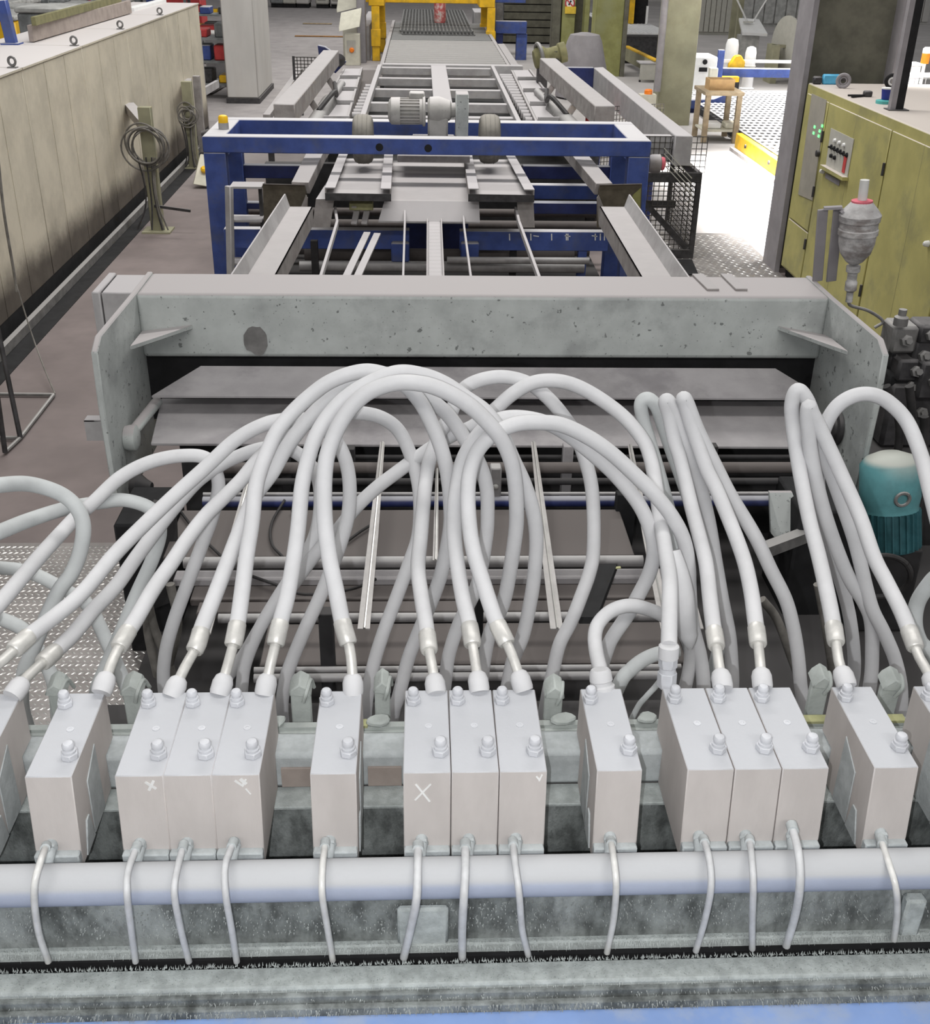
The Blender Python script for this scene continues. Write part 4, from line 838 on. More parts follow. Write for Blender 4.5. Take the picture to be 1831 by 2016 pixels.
build(MB().lathe(G(668, 118, y=19.45), (0, -1, 0), [(.1, 0), (.1, .05), (.05, .06)], 16), 'boss', 'dark_metal', br_)
cl_ = thing('pipe_coupling', 'dirty olive hydraulic swivel at the far end of the right arm', 'coupling', G(1070, 130, y=18.5))
build(MB().lathe(G(1052, 118, y=18.5), (1, .1, .25), [(.13, 0), (.17, .05), (.17, .16), (.12, .22), (.12, .38), (.15, .4), (.15, .5)], 18), 'body', 'olive', cl_)
build(MB().ring(G(1062, 112, y=18.4), (1, .2, .2), .19, .03, 24, 8), 'clamp_ring', 'mid_metal', cl_)
build(MB().cyl(G(1093, 125, y=18.5), G(1094, 100, y=18.5), .08, 14), 'neck', 'dark_metal', cl_)
q_ = G(1068, 125, y=18.5); build(B(q_.x-.08, q_.x+.08, 18.42, 18.58, 0, q_.z), 'stand', 'dark_metal', cl_)
sr = thing('side_fence', 'low steel rail and wire basket along the left of the left arm', 'fence', (-2.2, 17, 0))
A_, B_ = G(525, 232, z=.75), G(592, 138, z=.75); build(MB().bar(A_, B_, .10, .09), 'rail', 'dusty_steel', sr, 0.005)
for q in (.05, .5, .95): p_ = A_.lerp(B_, q); build(B(p_.x-.04, p_.x+.04, p_.y-.04, p_.y+.04, 0, .70), 'rail_post', 'dark_metal', sr)
q = G(580, 160, y=20.2); wv = MB()
for k in range(9): wv.tube([(q.x+k*.06, 20.2, q.z-.05), (q.x+k*.06, 20.2, q.z+.38)], .009, 4, False); wv.tube([(q.x, 20.2, q.z-.05+k*.054), (q.x+.48, 20.2, q.z-.05+k*.054)], .009, 4, False)
o = build(wv, 'wire_basket', 'cage_wire', sr); o['kind'] = 'stuff'; build(B(q.x-.02, q.x+.02, 20.18, 20.22, 0, q.z+.4), 'basket_post', 'dark_metal', sr)
# ================================================================= RIGHT LONG BEAM AND CAGE
lbm = thing('guard_beam', 'long pale box beam along the right of the table with a blue end piece', 'beam', (2.7, 14.5, 0))
a, b = G(1365, 268, z=1.3), G(1188, 132, z=1.3); a0, b0 = G(1330, 267, z=1.3), G(1169, 133, z=1.3)
build(MB().prism([a0, a, b, b0], (0, 0, -.30)), 'box_beam', 'pale_steel', lbm, 0.008)
build(B(G(1105, 135, y=b.y).x, b0.x, b.y-.12, b.y, 1.0, 1.3), 'end_piece', 'dark_blue', lbm, 0.006)
build(B(a.x-.12, a.x-.02, a.y+1.7, a.y+1.8, 0, 1.0), 'leg', 'dark_blue', lbm, 0.006)
build(B(b0.x, b.x, b.y-.2, b.y-.05, 0, 1.0), 'leg', 'dark_blue', lbm, 0.006)
build(B(a0.x-.35, a0.x-.01, a.y+.10, a.y+.22, 1.02, 1.28), 'cross_tie', 'pale_steel', lbm, 0.006)
def wires(name, O, ex, ez, nx, nz, r, mat, parent):
    m = MB(); O, ex, ez = V(O), V(ex), V(ez)
    for i in range(nx+1): p = O+ex*(i/nx); m.tube([p, p+ez], r, 4, False)
    for i in range(nz+1): p = O+ez*(i/nz); m.tube([p, p+ex], r, 4, False)
    o = build(m, name, mat, parent); o['kind'] = 'stuff'; return o
cg = thing('wire_cage', 'dark wire mesh guard cage standing beside the right post of the portal frame', 'cage', (2.6, 12.2, 0))
cx0, cx1, cy0, cy1, cz = 2.12, 2.95, 11.86, 13.2, .92
for x0_, x1_, y0_, y1_, z0_, z1_ in ((cx0, cx1, cy0, cy0+.05, cz-.10, cz), (cx0, cx1, cy0, cy0+.05, 0.0, .11), (cx1-.05, cx1, cy0+.051, cy1, cz-.10, cz), (cx1-.05, cx1, cy0+.051, cy1, 0, .10)):
    build(B(x0_, x1_, y0_, y1_, z0_, z1_), 'frame_bar', 'dark_metal', cg, 0.004)
for x, y in ((cx1-.05, cy0), (cx0, cy0), (cx1-.05, cy1)): build(B(x, x+.05, y, y+.05, .11, cz-.10), 'corner_post', 'dark_metal', cg)
build(MB().bar((cx0+.05, cy0+.03, cz-.12), (cx1-.08, cy0+.03, .12), .03, .06), 'brace', 'dark_metal', cg)
build(B(cx0, cx1-.25, cy0+.02, cy0+.06, .55, .62), 'mid_bar', 'dark_metal', cg)
wires('wire_grid', (cx0, cy0+.02, .06), (cx1-cx0, 0, 0), (0, 0, cz-.1), 15, 16, .0055, 'cage_wire', cg)
wires('wire_grid', (cx1-.02, cy0+.05, .06), (0, cy1-cy0, 0), (0, 0, cz-.1), 22, 16, .0055, 'cage_wire', cg)
wires('wire_grid', (cx0+.02, cy0+.02, cz), (cx1-cx0, 0, 0), (0, 0, .36), 15, 6, .005, 'cage_wire', cg)
m = MB()
for k in range(4): q = G(1308, 292+k*11, y=11.8); m.bar(q, q+V((.32, .0, -.30)), .012, .01)
o = build(m, 'loose_rods', 'panel_grey', cg); o['kind'] = 'stuff'
es = thing('stop_button', 'round red emergency stop on a grey box beside the blue right post', 'button', G(1300, 328, y=10.1))
q = G(1290, 322, y=10.2); build(MB().lathe(q-V((.06, 0, 0)), (1, 0, 0), [(.07, 0), (.08, .03), (.08, .10), (.06, .11)], 20), 'housing', 'dusty_steel', es)
build(MB().lathe(q+V((.05, 0, 0)), (1, -.2, 0), [(.055, 0), (.06, .015), (.05, .035), (.02, .045)], 18), 'mushroom', 'pink_red', es)
ex_ = thing('fire_extinguisher', 'dark red cylinder standing behind the right arm inside the guard fence', 'cylinder', G(1175, 220, y=15.5))
q = G(1168, 222, y=15.5); build(MB().lathe((q.x, q.y, .55), (0, 0, 1), [(.10, 0), (.10, .5), (.07, .58), (.03, .62)], 18), 'bottle', 'red', ex_)
build(B(q.x-.05, q.x+.05, q.y-.05, q.y+.05, 0, .55), 'stand', 'dark_metal', ex_)
bk = thing('mesh_fence', 'wire mesh fence with blue post behind the right arm', 'fence', (2.5, 15.0, 0))
wires('wire_grid', (2.35, 15.2, .35), (.9, .4, 0), (0, 0, .75), 20, 14, .006, 'cage_wire', bk)
build(B(2.32, 2.37, 15.15, 15.22, 0, 1.15), 'fence_post', 'dark_blue', bk)
# tread plate and flat black plate on the aisle side
struct(build(B(2.75, 3.75, 8.2, 13.0, 0.0, 0.012), 'floor_tread_plate', 'tread_plate', None))
m = MB(); rn = random.Random(5)
for i in range(46):
    for j in range(13):
        x = 2.8+j*.073+(i % 2)*.036; y = 9.6+i*.073; e = V((.02, .02*(1 if (i+j) % 2 else -1), 0)); s_ = V((-e.y, e.x, 0))*.28
        c = V((x, y, .012)); m.add([c-e, c+s_, c+e, c-s_, c+V((0, 0, .004))], [(0, 3, 4), (3, 2, 4), (2, 1, 4), (1, 0, 4)])
o = struct(build(m, 'floor_tread_pattern', 'tread_worn'))
tag(build(MB().prism([G(1330, 512, z=.015), G(1362, 512, z=.015), G(1375, 542, z=.015), G(1325, 542, z=.015)], (0, 0, .01)), 'black_floor_plate', 'black'), 'flat black plate on the floor below the wire cage', 'cover')
# ---- walkway of checker plate at the left of the bed ---------------------
wk = thing('walkway', 'worn shiny checker plate walkway under the hoses at the left edge', 'walkway', (-1.7, 4.2, 0))
WZ = .40
build(B(-2.6, -1.18, 2.2, 4.95, WZ-.01, WZ), 'deck', 'tread_plate', wk)
build(B(-2.58, -1.2, 4.86, 4.93, 0, WZ-.011), 'riser', 'mid_metal', wk); build(B(-2.58, -1.2, 2.25, 2.3, 0, WZ-.011), 'riser', 'mid_metal', wk)
m = MB()
nx, ny = 48, 92
for i in range(ny):
    for j in range(nx):
        x = -2.59+j*.0295+(i % 2)*.01475; y = 2.22+i*.0295
        if x > -1.2 or y > 4.93: continue
        dl = 1 if i % 2 else -1; e = V((.0125, .0095*dl, 0)); s_ = V((-e.y, e.x, 0))*.27; c = V((x, y, WZ))
        m.add([c-e, c-e*.5+s_, c+e*.5+s_, c+e, c+e*.5-s_, c-e*.5-s_, c+V((0, 0, .0042))], [(1,0,6),(2,1,6),(3,2,6),(4,3,6),(5,4,6),(0,5,6)])
o = build(m, 'raised_lozenges', 'tread_worn', wk); o['kind'] = 'stuff'
# tube stand on the floor at the left edge
st = thing('tube_stand', 'thin grey tubular floor stand at the left edge beside the cream wall', 'stand', (-2.85, 7.4, 0))
J = [G(0, 776, z=.02), G(106, 777, z=.02), G(40, 862, z=.02), G(-40, 862, z=.02), G(10, 890, z=.02)]
for p_, q_ in ((J[0], J[1]), (J[1], J[2]), (J[2], J[3]), (J[2], J[4])): build(MB().cyl(p_, q_, .014, 8), 'floor_tube', 'mid_metal', st)
build(MB().cyl(J[2], G(-6, 640, y=J[2].y+.2), .018, 8), 'upright', 'dark_metal', st); build(MB().cyl(J[4], G(-8, 760, y=J[4].y), .018, 8), 'upright', 'dark_metal', st)
build(MB().tube(smooth_path([G(-5, 300, x=-3.3), G(8, 420, x=-3.3), G(28, 540, x=-3.3), G(32, 575, x=-3.3)], 6), .012, 8), 'hanging_cable', 'cable_grey', st)
build(MB().tube(smooth_path([G(32, 560, x=-3.2), G(60, 650, x=-3.1), G(85, 720, x=-2.95), G(108, 775, z=.03)], 6), .006, 6), 'stay_wire', 'cable_grey', st)
# ================================================================= LEFT WALL
WX = -3.516
def wp(name, mb, mat, par): return build(mb, name, mat, par)
wl = struct(bpy.data.objects.new('wall_left', None)); COL.objects.link(wl); WL[wl.name] = V((0, 0, 0))
joints = [5.5, 8.6, 10.59, 12.55, 14.55, 16.82, 19.4]
for ya, yb in zip(joints, joints[1:]):
    build(B(WX-1.02, WX, ya+.008, yb-.008, .16, 1.992), 'panel', 'wall', wl, 0.004)
    build(B(WX-1.02, WX+.012, ya+.008, yb-.008, 1.993, 2.01), 'cap_sheet', 'wall', wl)
    n_ = 3
    for k in range(1, n_):
        y = ya+(yb-ya)*k/n_; build(B(WX+.0005, WX+.004, y-.012, y+.012, .17, 1.99), 'seam_strip', 'wall', wl)
build(B(WX-.9, WX-.004, 5.5, 19.4, 0, .16), 'plinth', 'black', wl)
build(MB().bar((WX+.10, 5.5, .05), (WX+.10, 18.5, .05), .05, .08), 'floor_rail', 'mid_metal', wl)
build(B(WX+.005, WX+.28, 5.5, 18.8, .001, .006), 'black_strip', 'black', wl)  # flat black strip on the floor along the wall foot
for y in joints[2:6]:
    e = thing('lifting_eye', f'rusty lifting eye on top of the cream wall, {ordinal(joints.index(y)-2)} along it', 'lifting eye', (WX-.06, y-.03, 2.01), 'lifting eyes on the wall')
    build(B(WX-.10, WX-.02, y-.06, y+.0, 2.011, 2.02), 'foot', 'mid_metal', e)
    build(MB().ring((WX-.06, y-.03, 2.065), (0.3, 1, 0), .035, .012, 16, 6), 'loop', 'mid_metal', e)
# planks lying on the wall top and the blue pole
for i, (pts, mt, lab) in enumerate((([G(60, 66, z=2.10), G(255, 13, z=2.10)], 'brown_board', 'wide brown board leaning along the top of the cream wall'), ([G(66, 42, z=2.22), G(235, -3, z=2.22)], 'olive', 'dark olive board standing on the back edge of the wall top'))):
    a, b = pts; m = MB().bar(a, b, .05, .16 if i == 0 else .085)
    tag(build(m, 'board', mt, None, 0.004), lab, 'board')
tag(build(MB().bar(G(256, 19, z=2.03), G(320, 2, z=2.03), .12, .05), 'white_batten', 'white', None, 0.003), 'white batten lying on the far end of the wall top', 'batten')
pl = thing('blue_pole', 'slim blue steel pole rising behind the cream wall at the left edge', 'pole', G(24, 85, z=2.0))
q = G(24, 87, z=2.01); build(MB().bar(q, G(3, 0, y=q.y), .10, .10), 'pole', 'blue', pl, 0.005); build(B(q.x-.09, q.x+.09, q.y-.09, q.y+.09, 2.01, 2.025), 'foot_plate', 'blue', pl)
# cable posts in front of the wall
for i, (bu, bv, tu, tv) in enumerate(((312, 455, 287, 210), (383, 330, 370, 160))):
    base = G(bu, bv, z=0); topz = G(tu, tv, y=base.y).z; x, y = base.x, base.y
    t = thing('cable_post', ['olive steel post hung with a coil of cables near the wall', 'thin post with bundled cables at the far end of the wall'][i], 'post', (x, y, 0))
    build(B(x-.07, x+.07, y-.05, y+.05, 0, topz), 'post', 'grey_green', t, 0.006); build(B(x-.16, x+.16, y-.14, y+.14, 0, .02), 'foot_plate', 'grey_green', t)
    build(MB().bar((x-.02, y, topz*.86), (WX, y+1.3, topz*.86), .12, .10), 'wall_arm', 'dusty_steel', t)
    rn = random.Random(i); zc_ = topz-.42
    for k in range(7):
        build(MB().ring((x+rn.uniform(-.05, .05), y-.08-.012*k, zc_+rn.uniform(-.06, .05)), (rn.uniform(-.3, .3), 1, rn.uniform(-.2, .2)), rn.uniform(.14, .24) if i == 0 else rn.uniform(.08, .16), .010, 26, 6), 'cable_loop', 'cable_grey', t)
    for k in range(5):
        xo = rn.uniform(-.12, .12); build(MB().tube(smooth_path([(x+xo, y-.10, zc_-.1), (x+xo*.6, y-.11, zc_-.4), (x+xo*.8, y-.10, zc_-.65), (x+xo*1.8, y-.12, max(.02, zc_-.9))], 5), .010, 6), 'hanging_cable', 'cable_grey' if k % 2 else 'dark_metal', t)
    if i == 0: build(MB().bar((x, y-.06, .30), (x+.42, y-.16, .27), .02, .03), 'hook_arm', 'dark_metal', t)
# handrail frame past the wall end
hr = thing('rail_frame', 'grey timber-like rail frame standing past the far end of the wall', 'frame', G(405, 250, z=0))
for u, v in ((408, 60), (428, 150)):
    q = G(u-2, 255, z=0) if u == 408 else G(400, 300, z=0)
    build(B(q.x-.05, q.x+.05, q.y-.05, q.y+.05, 0, G(u, v, y=q.y).z), 'upright', 'dusty_steel', hr)
q1, q2 = G(402, 180, y=19.6), G(428, 165, y=21); build(MB().bar(q1, q2, .06, .12), 'top_rail', 'pale_steel', hr)
dk = thing('operator_desk', 'small cream control desk with yellow knob left of the portal frame', 'control desk', G(398, 375, z=0))
q = G(395, 372, z=.0); build(MB().prism([(q.x-.10, q.y, .06), (q.x+.16, q.y, .02), (q.x+.16, q.y+.3, .36), (q.x-.02, q.y+.3, .40)], (0, .1, -.02)), 'sloped_panel', 'cream', dk, 0.01)
build(B(q.x-.02, q.x+.12, q.y+.32, q.y+.40, 0, .3), 'pedestal', 'dark_metal', dk); build(MB().lathe((q.x+.05, q.y+.13, .22), (0, -.6, .8), [(.05, 0), (.05, .03), (.03, .05)], 14), 'knob', 'amber', dk)
build(MB().lathe((q.x+.0, q.y+.45, .62), (1, 0, .2), [(.05, 0), (.06, .1), (.03, .12)], 12), 'lamp_head', 'dark_metal', dk); build(MB().cyl((q.x+.05, q.y+.45, .0), (q.x+.05, q.y+.45, .62), .02, 8), 'lamp_stem', 'dark_metal', dk)
# ================================================================= YELLOW CABINET
CX, CY0, CY1, CZ = 3.74, 6.6, 11.30, 1.885
cb = thing('switch_cabinet', 'long mustard yellow switch cabinet with dusty top at the right edge', 'cabinet', (4.3, 9, 0))
build(B(CX, 4.95, CY0, CY1, .10, CZ), 'carcass', 'cabinet', cb, 0.01)
build(B(CX+.05, 4.9, CY0+.03, CY1-.03, 0, .10), 'plinth', 'black', cb)
def cdoor(ya, yb, za, zb, name='door', mat='cabinet', th=.016): return build(B(CX-th, CX-.001, ya, yb, za, zb), name, mat, cb, 0.005)
seams = [11.24, 10.60, 9.06, 7.75, 6.62]
for k, (yb, ya) in enumerate(zip(seams, seams[1:])):
    if k == 0: cdoor(ya+.014, yb-.014, .62, 1.80); cdoor(ya+.014, yb-.014, .13, .605)
    else: cdoor(ya+.014, yb-.014, .13, 1.80)
    if k == 1:
        for y in (9.85,): cdoor(y-.004, y+.004, .13, 1.80, 'door_seam', 'olive', .018)
    if k in (2, 3): cdoor((ya+yb)/2-.004, (ya+yb)/2+.004, .13, 1.80, 'door_seam', 'olive', .018)
    for z in (.5, 1.0, 1.5): build(MB().cyl((CX-.025, ya+.006, z-.05), (CX-.025, ya+.006, z+.05), .012, 8), 'hinge', 'dark_metal', cb)
# window in the first door
pts = [G(u, v, x=CX-.018) for u, v in ((1599, 184), (1628, 197), (1600, 395), (1572, 383))]
pane = build(MB().prism(pts, (-.004, 0, 0)), 'door_window', 'door_glass', cb)
for u, v in ((1604, 250), (1614, 258), (1612, 268), (1602, 262), (1619, 248)):
    q = G(u, v, x=CX-.024); build(B(q.x-.004, q.x, q.y-.02, q.y+.02, q.z-.012, q.z+.012), 'indicator', 'green_led', pane)
q = G(1613, 302, x=CX-.02); build(MB().lathe(q, (-1, 0, 0), [(.03, 0), (.03, .03), (.015, .035)], 12), 'door_knob', 'dark_metal', cb)
q = G(1622, 337, x=CX-.02); build(MB().lathe(q, (-1, 0, 0), [(.025, 0), (.02, .03), (.01, .04)], 12), 'door_knob', 'light_grey', cb)
q = G(1828, 480, x=CX-.02); build(MB().lathe(q, (-1, 0, 0), [(.025, 0), (.02, .03), (.01, .04)], 12), 'door_knob', 'light_grey', cb)
# operating panel
pts = [G(u, v, x=CX-.018) for u, v in ((1637, 252), (1682, 274), (1669, 349), (1627, 325))]
fr_ = build(MB().prism(pts, (-.006, 0, 0)), 'operating_panel', 'panel_grey', cb)
def on_panel(a, b): return pts[0].lerp(pts[1], a).lerp(pts[3].lerp(pts[2], a), b)+V((-.007, 0, 0))
for k in range(3): build(MB().lathe(on_panel(.28+.2*k, .25), (-1, 0, 0), [(.018, 0), (.014, .02)], 10), 'lamp', 'white', fr_)
for k in range(6): build(MB().lathe(on_panel(.16+.14*k, .46), (-1, 0, 0), [(.022, 0), (.02, .012), (.009, .014), (.009, .035)], 10), 'rotary_switch', 'black', fr_)
for k in range(2): build(MB().lathe(on_panel(.22+.16*k, .68), (-1, 0, 0), [(.020, 0), (.016, .02)], 10), 'rotary_switch', 'black', fr_)
q = on_panel(.82, .72); build(B(q.x-.006, q.x, q.y-.03, q.y+.03, q.z-.07, q.z+.07), 'name_plate', 'red', fr_)
q = [G(u, v, x=CX-.02) for u, v in ((1625, 324), (1670, 349), (1669, 356), (1624, 331))]
build(MB().prism(q, (-.05, 0, 0)), 'panel_sill', 'cabinet', cb)
q = [G(u, v, x=CX-.019) for u, v in ((1626, 341), (1654, 356), (1652, 366), (1625, 350))]
build(MB().prism(q, (-.003, 0, 0)), 'paper_note', 'steel_mauve', cb)
# things lying on the cabinet
tl = thing('cordless_tool', 'blue plastic power tool lying at the far corner of the cabinet top', 'tool', G(1620, 158, z=CZ))
q = G(1638, 166, z=CZ)
build(B(q.x-.10, q.x+.07, q.y-.03, q.y+.03, CZ, CZ+.09), 'casing', 'cyan', tl, 0.012); build(B(q.x-.19, q.x-.11, q.y-.035, q.y+.035, CZ, CZ+.07), 'battery', 'dark_metal', tl, 0.012)
build(MB().cyl((q.x+.07, q.y, CZ+.05), (q.x+.13, q.y, CZ+.05), .02, 12), 'chuck', 'dark_metal', tl)
for u, v, R_, lab, mt in ((1658, 166, .055, 'open grey shackle standing on the cabinet top behind the tool', 'steel_mauve'), (1754, 167, .055, 'black and white roll of tape standing on the cabinet top', 'black')):
    q = G(u, v+8, z=CZ); t = thing('tape_roll' if mt == 'black' else 'shackle', lab, 'roll' if mt == 'black' else 'shackle', (q.x, q.y, CZ))
    build(MB().ring((q.x, q.y, CZ+R_+.012), (.3, 1, 0), R_, .016, 24, 8), 'ring', mt, t)
    build(MB().ring((q.x, q.y, CZ+R_+.012), (.3, 1, 0), R_-.024, .008, 24, 6), 'core', 'white' if mt == 'black' else mt, t)
pk = thing('pliers', 'dark pliers lying on the cabinet top before the blue cup', 'pliers', G(1700, 188, z=CZ))
q = G(1700, 188, z=CZ+.01)
for e in (-.012, .012): build(MB().bar(q+V((0, e, 0)), q+V((-.14, e*4-.05, 0)), .016, .014), 'handle', 'black', pk)
build(B(q.x, q.x+.07, q.y-.03, q.y+.03, CZ, CZ+.05), 'jaw', 'dark_metal', pk, 0.008)
cu = thing('plastic_cup', 'dark blue plastic cup with white rim standing on a turquoise lid', 'cup', G(1742, 200, z=CZ)); q = G(1742, 203, z=CZ)
build(MB().lathe((q.x, q.y, CZ+.03), (0, 0, 1), [(.035, 0), (.046, .085)], 20), 'cup_body', 'navy', cu); build(MB().lathe((q.x, q.y, CZ+.115), (0, 0, 1), [(.049, 0), (.049, .010)], 20), 'rim', 'white', cu)
tag(build(MB().lathe((q.x-.03, q.y-.03, CZ), (0, 0, 1), [(.06, 0), (.062, .025), (.05, .029)], 20), 'lid', 'turquoise'), 'turquoise round lid under the dark blue cup', 'lid')
bp = thing('black_pole', 'black steel pole with grey edge standing on the yellow cabinet', 'pole', G(1767, 217, z=CZ)); q = G(1767, 216, z=CZ); tz = G(1811, -10, y=q.y).z
build(B(q.x-.03, q.x+.035, q.y-.03, q.y+.03, CZ, tz), 'pole', 'black', bp); build(B(q.x-.075, q.x-.031, q.y-.032, q.y+.03, CZ, tz), 'edge_strip', 'steel_mauve', bp)
build(B(q.x-.1, q.x+.07, q.y-.07, q.y+.05, CZ, CZ+.008), 'foot_plate', 'dark_metal', bp)
# H columns of the hall (setting)
def hcol(n, x0, x1, y0, y1, mats, side='left'):
    p = struct(bpy.data.objects.new(f'column_{n}', None)); COL.objects.link(p); p.location = (0, 0, 0); WL[p.name] = V((0, 0, 0))
    build(B(x0, x0+.05, y0, y1, 0, 9), 'flange', mats[0], p); build(B(x1-.05, x1, y0, y1, 0, 9), 'flange', mats[2], p)
    ym = (y0+y1)/2; build(B(x0+.05, x1-.05, ym-.02, ym+.02, 0, 9), 'web', mats[1], p); return p
hcol(1, 3.70, 4.62, 11.36, 11.80, ('steel_mauve', 'dark_web', 'steel_mauve'))
x0_ = G(1286, 200, y=20.9).x
cn = struct(build(B(x0_+.10, 4.86, 20.96, 21.5, 0, 9), 'column_2', 'grey_green', None, 0.01)); build(MB().cyl((x0_+.04, 20.85, 0.6), (x0_+.04, 20.85, 9), .06, 12), 'conduit', 'steel_mauve', cn)
q = G(1268, 215, y=20.3); jb = build(B(q.x-.10, q.x+.18, 20.2, 20.4, 0.007, q.z+.25), 'junction_box', 'cream'); tag(jb, 'cream switch box with orange lamp at the foot of the grey column', 'switch box')
build(MB().lathe((q.x+.05, 20.3, q.z+.25), (0, 0, 1), [(.07, 0), (.07, .06), (.05, .08)], 12), 'lamp', 'orange', jb)
xa, xb = G(1172, 60, y=28.2).x, G(1226, 60, y=28.2).x
cn = struct(build(B(xa, xb, 28.2, 28.9, 0, 9), 'column_3', 'green_paint', None, 0.01)); build(B(xb+.001, xb+.10, 28.15, 28.9, 0, 9), 'edge_flange', 'dark_web', cn)
for n_, (u0, u1, y, mt) in enumerate(((1087, 1104, 33, 'dark_web'), (1106, 1132, 33, 'green_paint'), (1132, 1148, 33.6, 'dark_web'), (1150, 1160, 33, 'green_paint'))):
    struct(build(B(G(u0, 40, y=y).x, G(u1, 40, y=y).x, y, y+.4, 0, 9), f'column_{4+n_}', mt, None, 0.01))
sg_ = thing('prohibition_sign', 'round red and white prohibition sign on the green column', 'sign', G(1122, 8, y=32.95)); c = G(1122, 6, y=32.97)
build(MB().lathe(c, (0, -1, 0), [(.14, 0), (.14, .01)], 28), 'disc', 'white', sg_); build(MB().ring(c-V((0, .012, 0)), (0, 1, 0), .12, .018, 28, 6), 'red_ring', 'red', sg_)
build(MB().bar(c+V((-.085, -.015, .085)), c+V((.085, -.015, -.085)), .03, .008, (0, 1, 0)), 'slash', 'red', sg_); build(MB().bar(c+V((-.03, -.013, -.05)), c+V((.03, -.013, .06)), .04, .006, (0, 1, 0)), 'pictogram', 'black', sg_)
c = G(1123, 20, y=32.95); tag(build(B(c.x-.15, c.x+.15, 32.93, 32.97, c.z-.09, c.z+.09), 'warning_plate', 'sign_yellow', None, 0.004), 'yellow warning plate below the round sign', 'sign')
# ================================================================= HYDRAULICS AT THE RIGHT EDGE
hv = thing('valve_bank', 'dark greasy hydraulic valve bank between the end plate and cabinet', 'valves', (2.45, 5.0, 0))
rn = random.Random(11)
vy = 5.3
for u, v, wd, hh, mt in ((1770, 660, .13, .14, 'mid_metal'), (1805, 690, .10, .16, 'dark_metal'), (1760, 700, .12, .10, 'dark_metal'), (1790, 720, .18, .12, 'dark_metal'), (1820, 650, .12, .10, 'dark_metal'), (1780, 750, .24, .14, 'black'), (1825, 740, .14, .2, 'dark_metal'), (1800, 800, .3, .10, 'dark_metal')):
    q = G(u, v, y=vy+rn.uniform(-.1, .1)); build(B(q.x-wd/2, q.x+wd/2, q.y-.08, q.y+.08, q.z-hh/2, q.z+hh/2), 'valve_body', mt, hv, 0.015)
    build(MB().lathe(q+V((0, -.08, 0)), (0, -1, .3), [(.03, 0), (.03, .03), (.018, .035), (.018, .055)], 6), 'valve_cap', 'mid_metal', hv)
build(MB().lathe(G(1772, 640, y=5.2), (0, 0, 1), [(.035, 0), (.035, .04), (.02, .05), (.02, .08)], 12), 'gauge_stub', 'mid_metal', hv)
build(B(2.2, 3.3, 5.1, 5.7, 0, .80), 'power_pack', 'bed_dark', hv, 0.02)
q = G(1795, 760, y=5.3); build(B(q.x-.14, q.x+.16, 5.22, 5.46, .80, q.z+.04), 'manifold', 'dark_metal', hv, 0.02)
for i, pts in enumerate((((1745, 760), (1770, 830), (1765, 900), (1740, 980)), ((1790, 760), (1800, 850), (1812, 960), (1805, 1080)), ((1820, 820), (1815, 950), (1790, 1080), (1770, 1180)), ((1745, 900), (1725, 1000), (1700, 1080), (1640, 1110), (1570, 1130)))):
    build(MB().tube(smooth_path([G(u, v, y=4.75-.06*i) for u, v in pts], 6), .020, 10), 'hydraulic_hose', 'cable', hv)
tm = thing('pump_motor', 'turquoise pump motor with dark cooling ribs below the valve bank', 'motor', G(1760, 1100, y=4.3))
o = G(1752, 960, y=4.3); ax = V((.12, -.25, -1)).normalized()
build(MB().lathe(o-ax*.16, ax, [(.05, 0), (.10, .02), (.125, .05), (.13, .20), (.12, .24), (.12, .26)], 26), 'motor_cap', 'teal', tm)
build(MB().lathe(o+ax*.10, ax, [(.115, 0), (.118, .16), (.11, .18)], 24), 'stator', 'teal_dark', tm)
for k in range(26):
    q = 2*math.pi*k/26; e1 = ax.orthogonal().normalized(); e2 = ax.cross(e1); d = e1*math.cos(q)+e2*math.sin(q)
    build(MB().bar(o+ax*.10+d*.118, o+ax*.27+d*.118, .006, .022, d), 'cooling_rib', 'teal_dark', tm)
build(B(o.x-.10, o.x+.16, o.y-.12, o.y+.12, .352, (o+ax*.26).z), 'motor_stand', 'bed_dark', tm, 0.01)
e1 = ax.orthogonal().normalized(); build(MB().ring(o+ax*.02+V((.0, -.13, .03)), (0, 1, 0), .03, .008, 16, 6), 'eye', 'mid_metal', tm)
hh_ = thing('hose_loop', 'black hydraulic hose loop hanging under the turquoise motor', 'hose', G(1740, 1150, y=3.9))
build(MB().ring(G(1735, 1135, y=3.9), (.2, 1, .2), .115, .012, 30, 8), 'loop', 'cable', hh_)
fb2 = thing('floor_box', 'grey stained sump tray under the pumps at the right edge', 'tray', (2.6, 4.0, 0)); build(B(1.9, 3.3, 2.6, 5.0, 0, .35), 'tray_body', 'bed_dark', fb2, 0.02); build(B(1.9, 3.3, 2.6, 2.65, .35, .42), 'tray_rim', 'mid_metal', fb2)
build(MB().bar(G(1500, 1085, y=3.9), G(1620, 1040, y=4.2), .05, .05), 'feed_pipe', 'mid_metal', hv)
for i, pts in enumerate((((1500, 1180), (1530, 1220), (1560, 1300), (1590, 1380)), ((1610, 1150), (1625, 1230), (1640, 1330)), ((290, 1180), (305, 1240), (330, 1300), (345, 1345)), ((335, 1150), (350, 1230), (330, 1320)), ((300, 1130), (290, 1230), (310, 1330)))):
    tag(build(MB().tube(smooth_path([G(u, v, y=3.35) for u, v in pts], 6), .016, 10), 'dark_hose', 'cable_grey'), 'dusty dark hose hanging in the shadow '+['under the narrow loops', 'beside the far right block', 'behind the first trio, outer strand', 'behind the first trio, inner strand', 'nearest the black bed leg'][i], 'hose', 'dark hoses in the shadow')
# ================================================================= FAR HALL
struct(build(B(-30, 45, 58, 58.3, 0, 9), 'wall_back', 'concrete'))
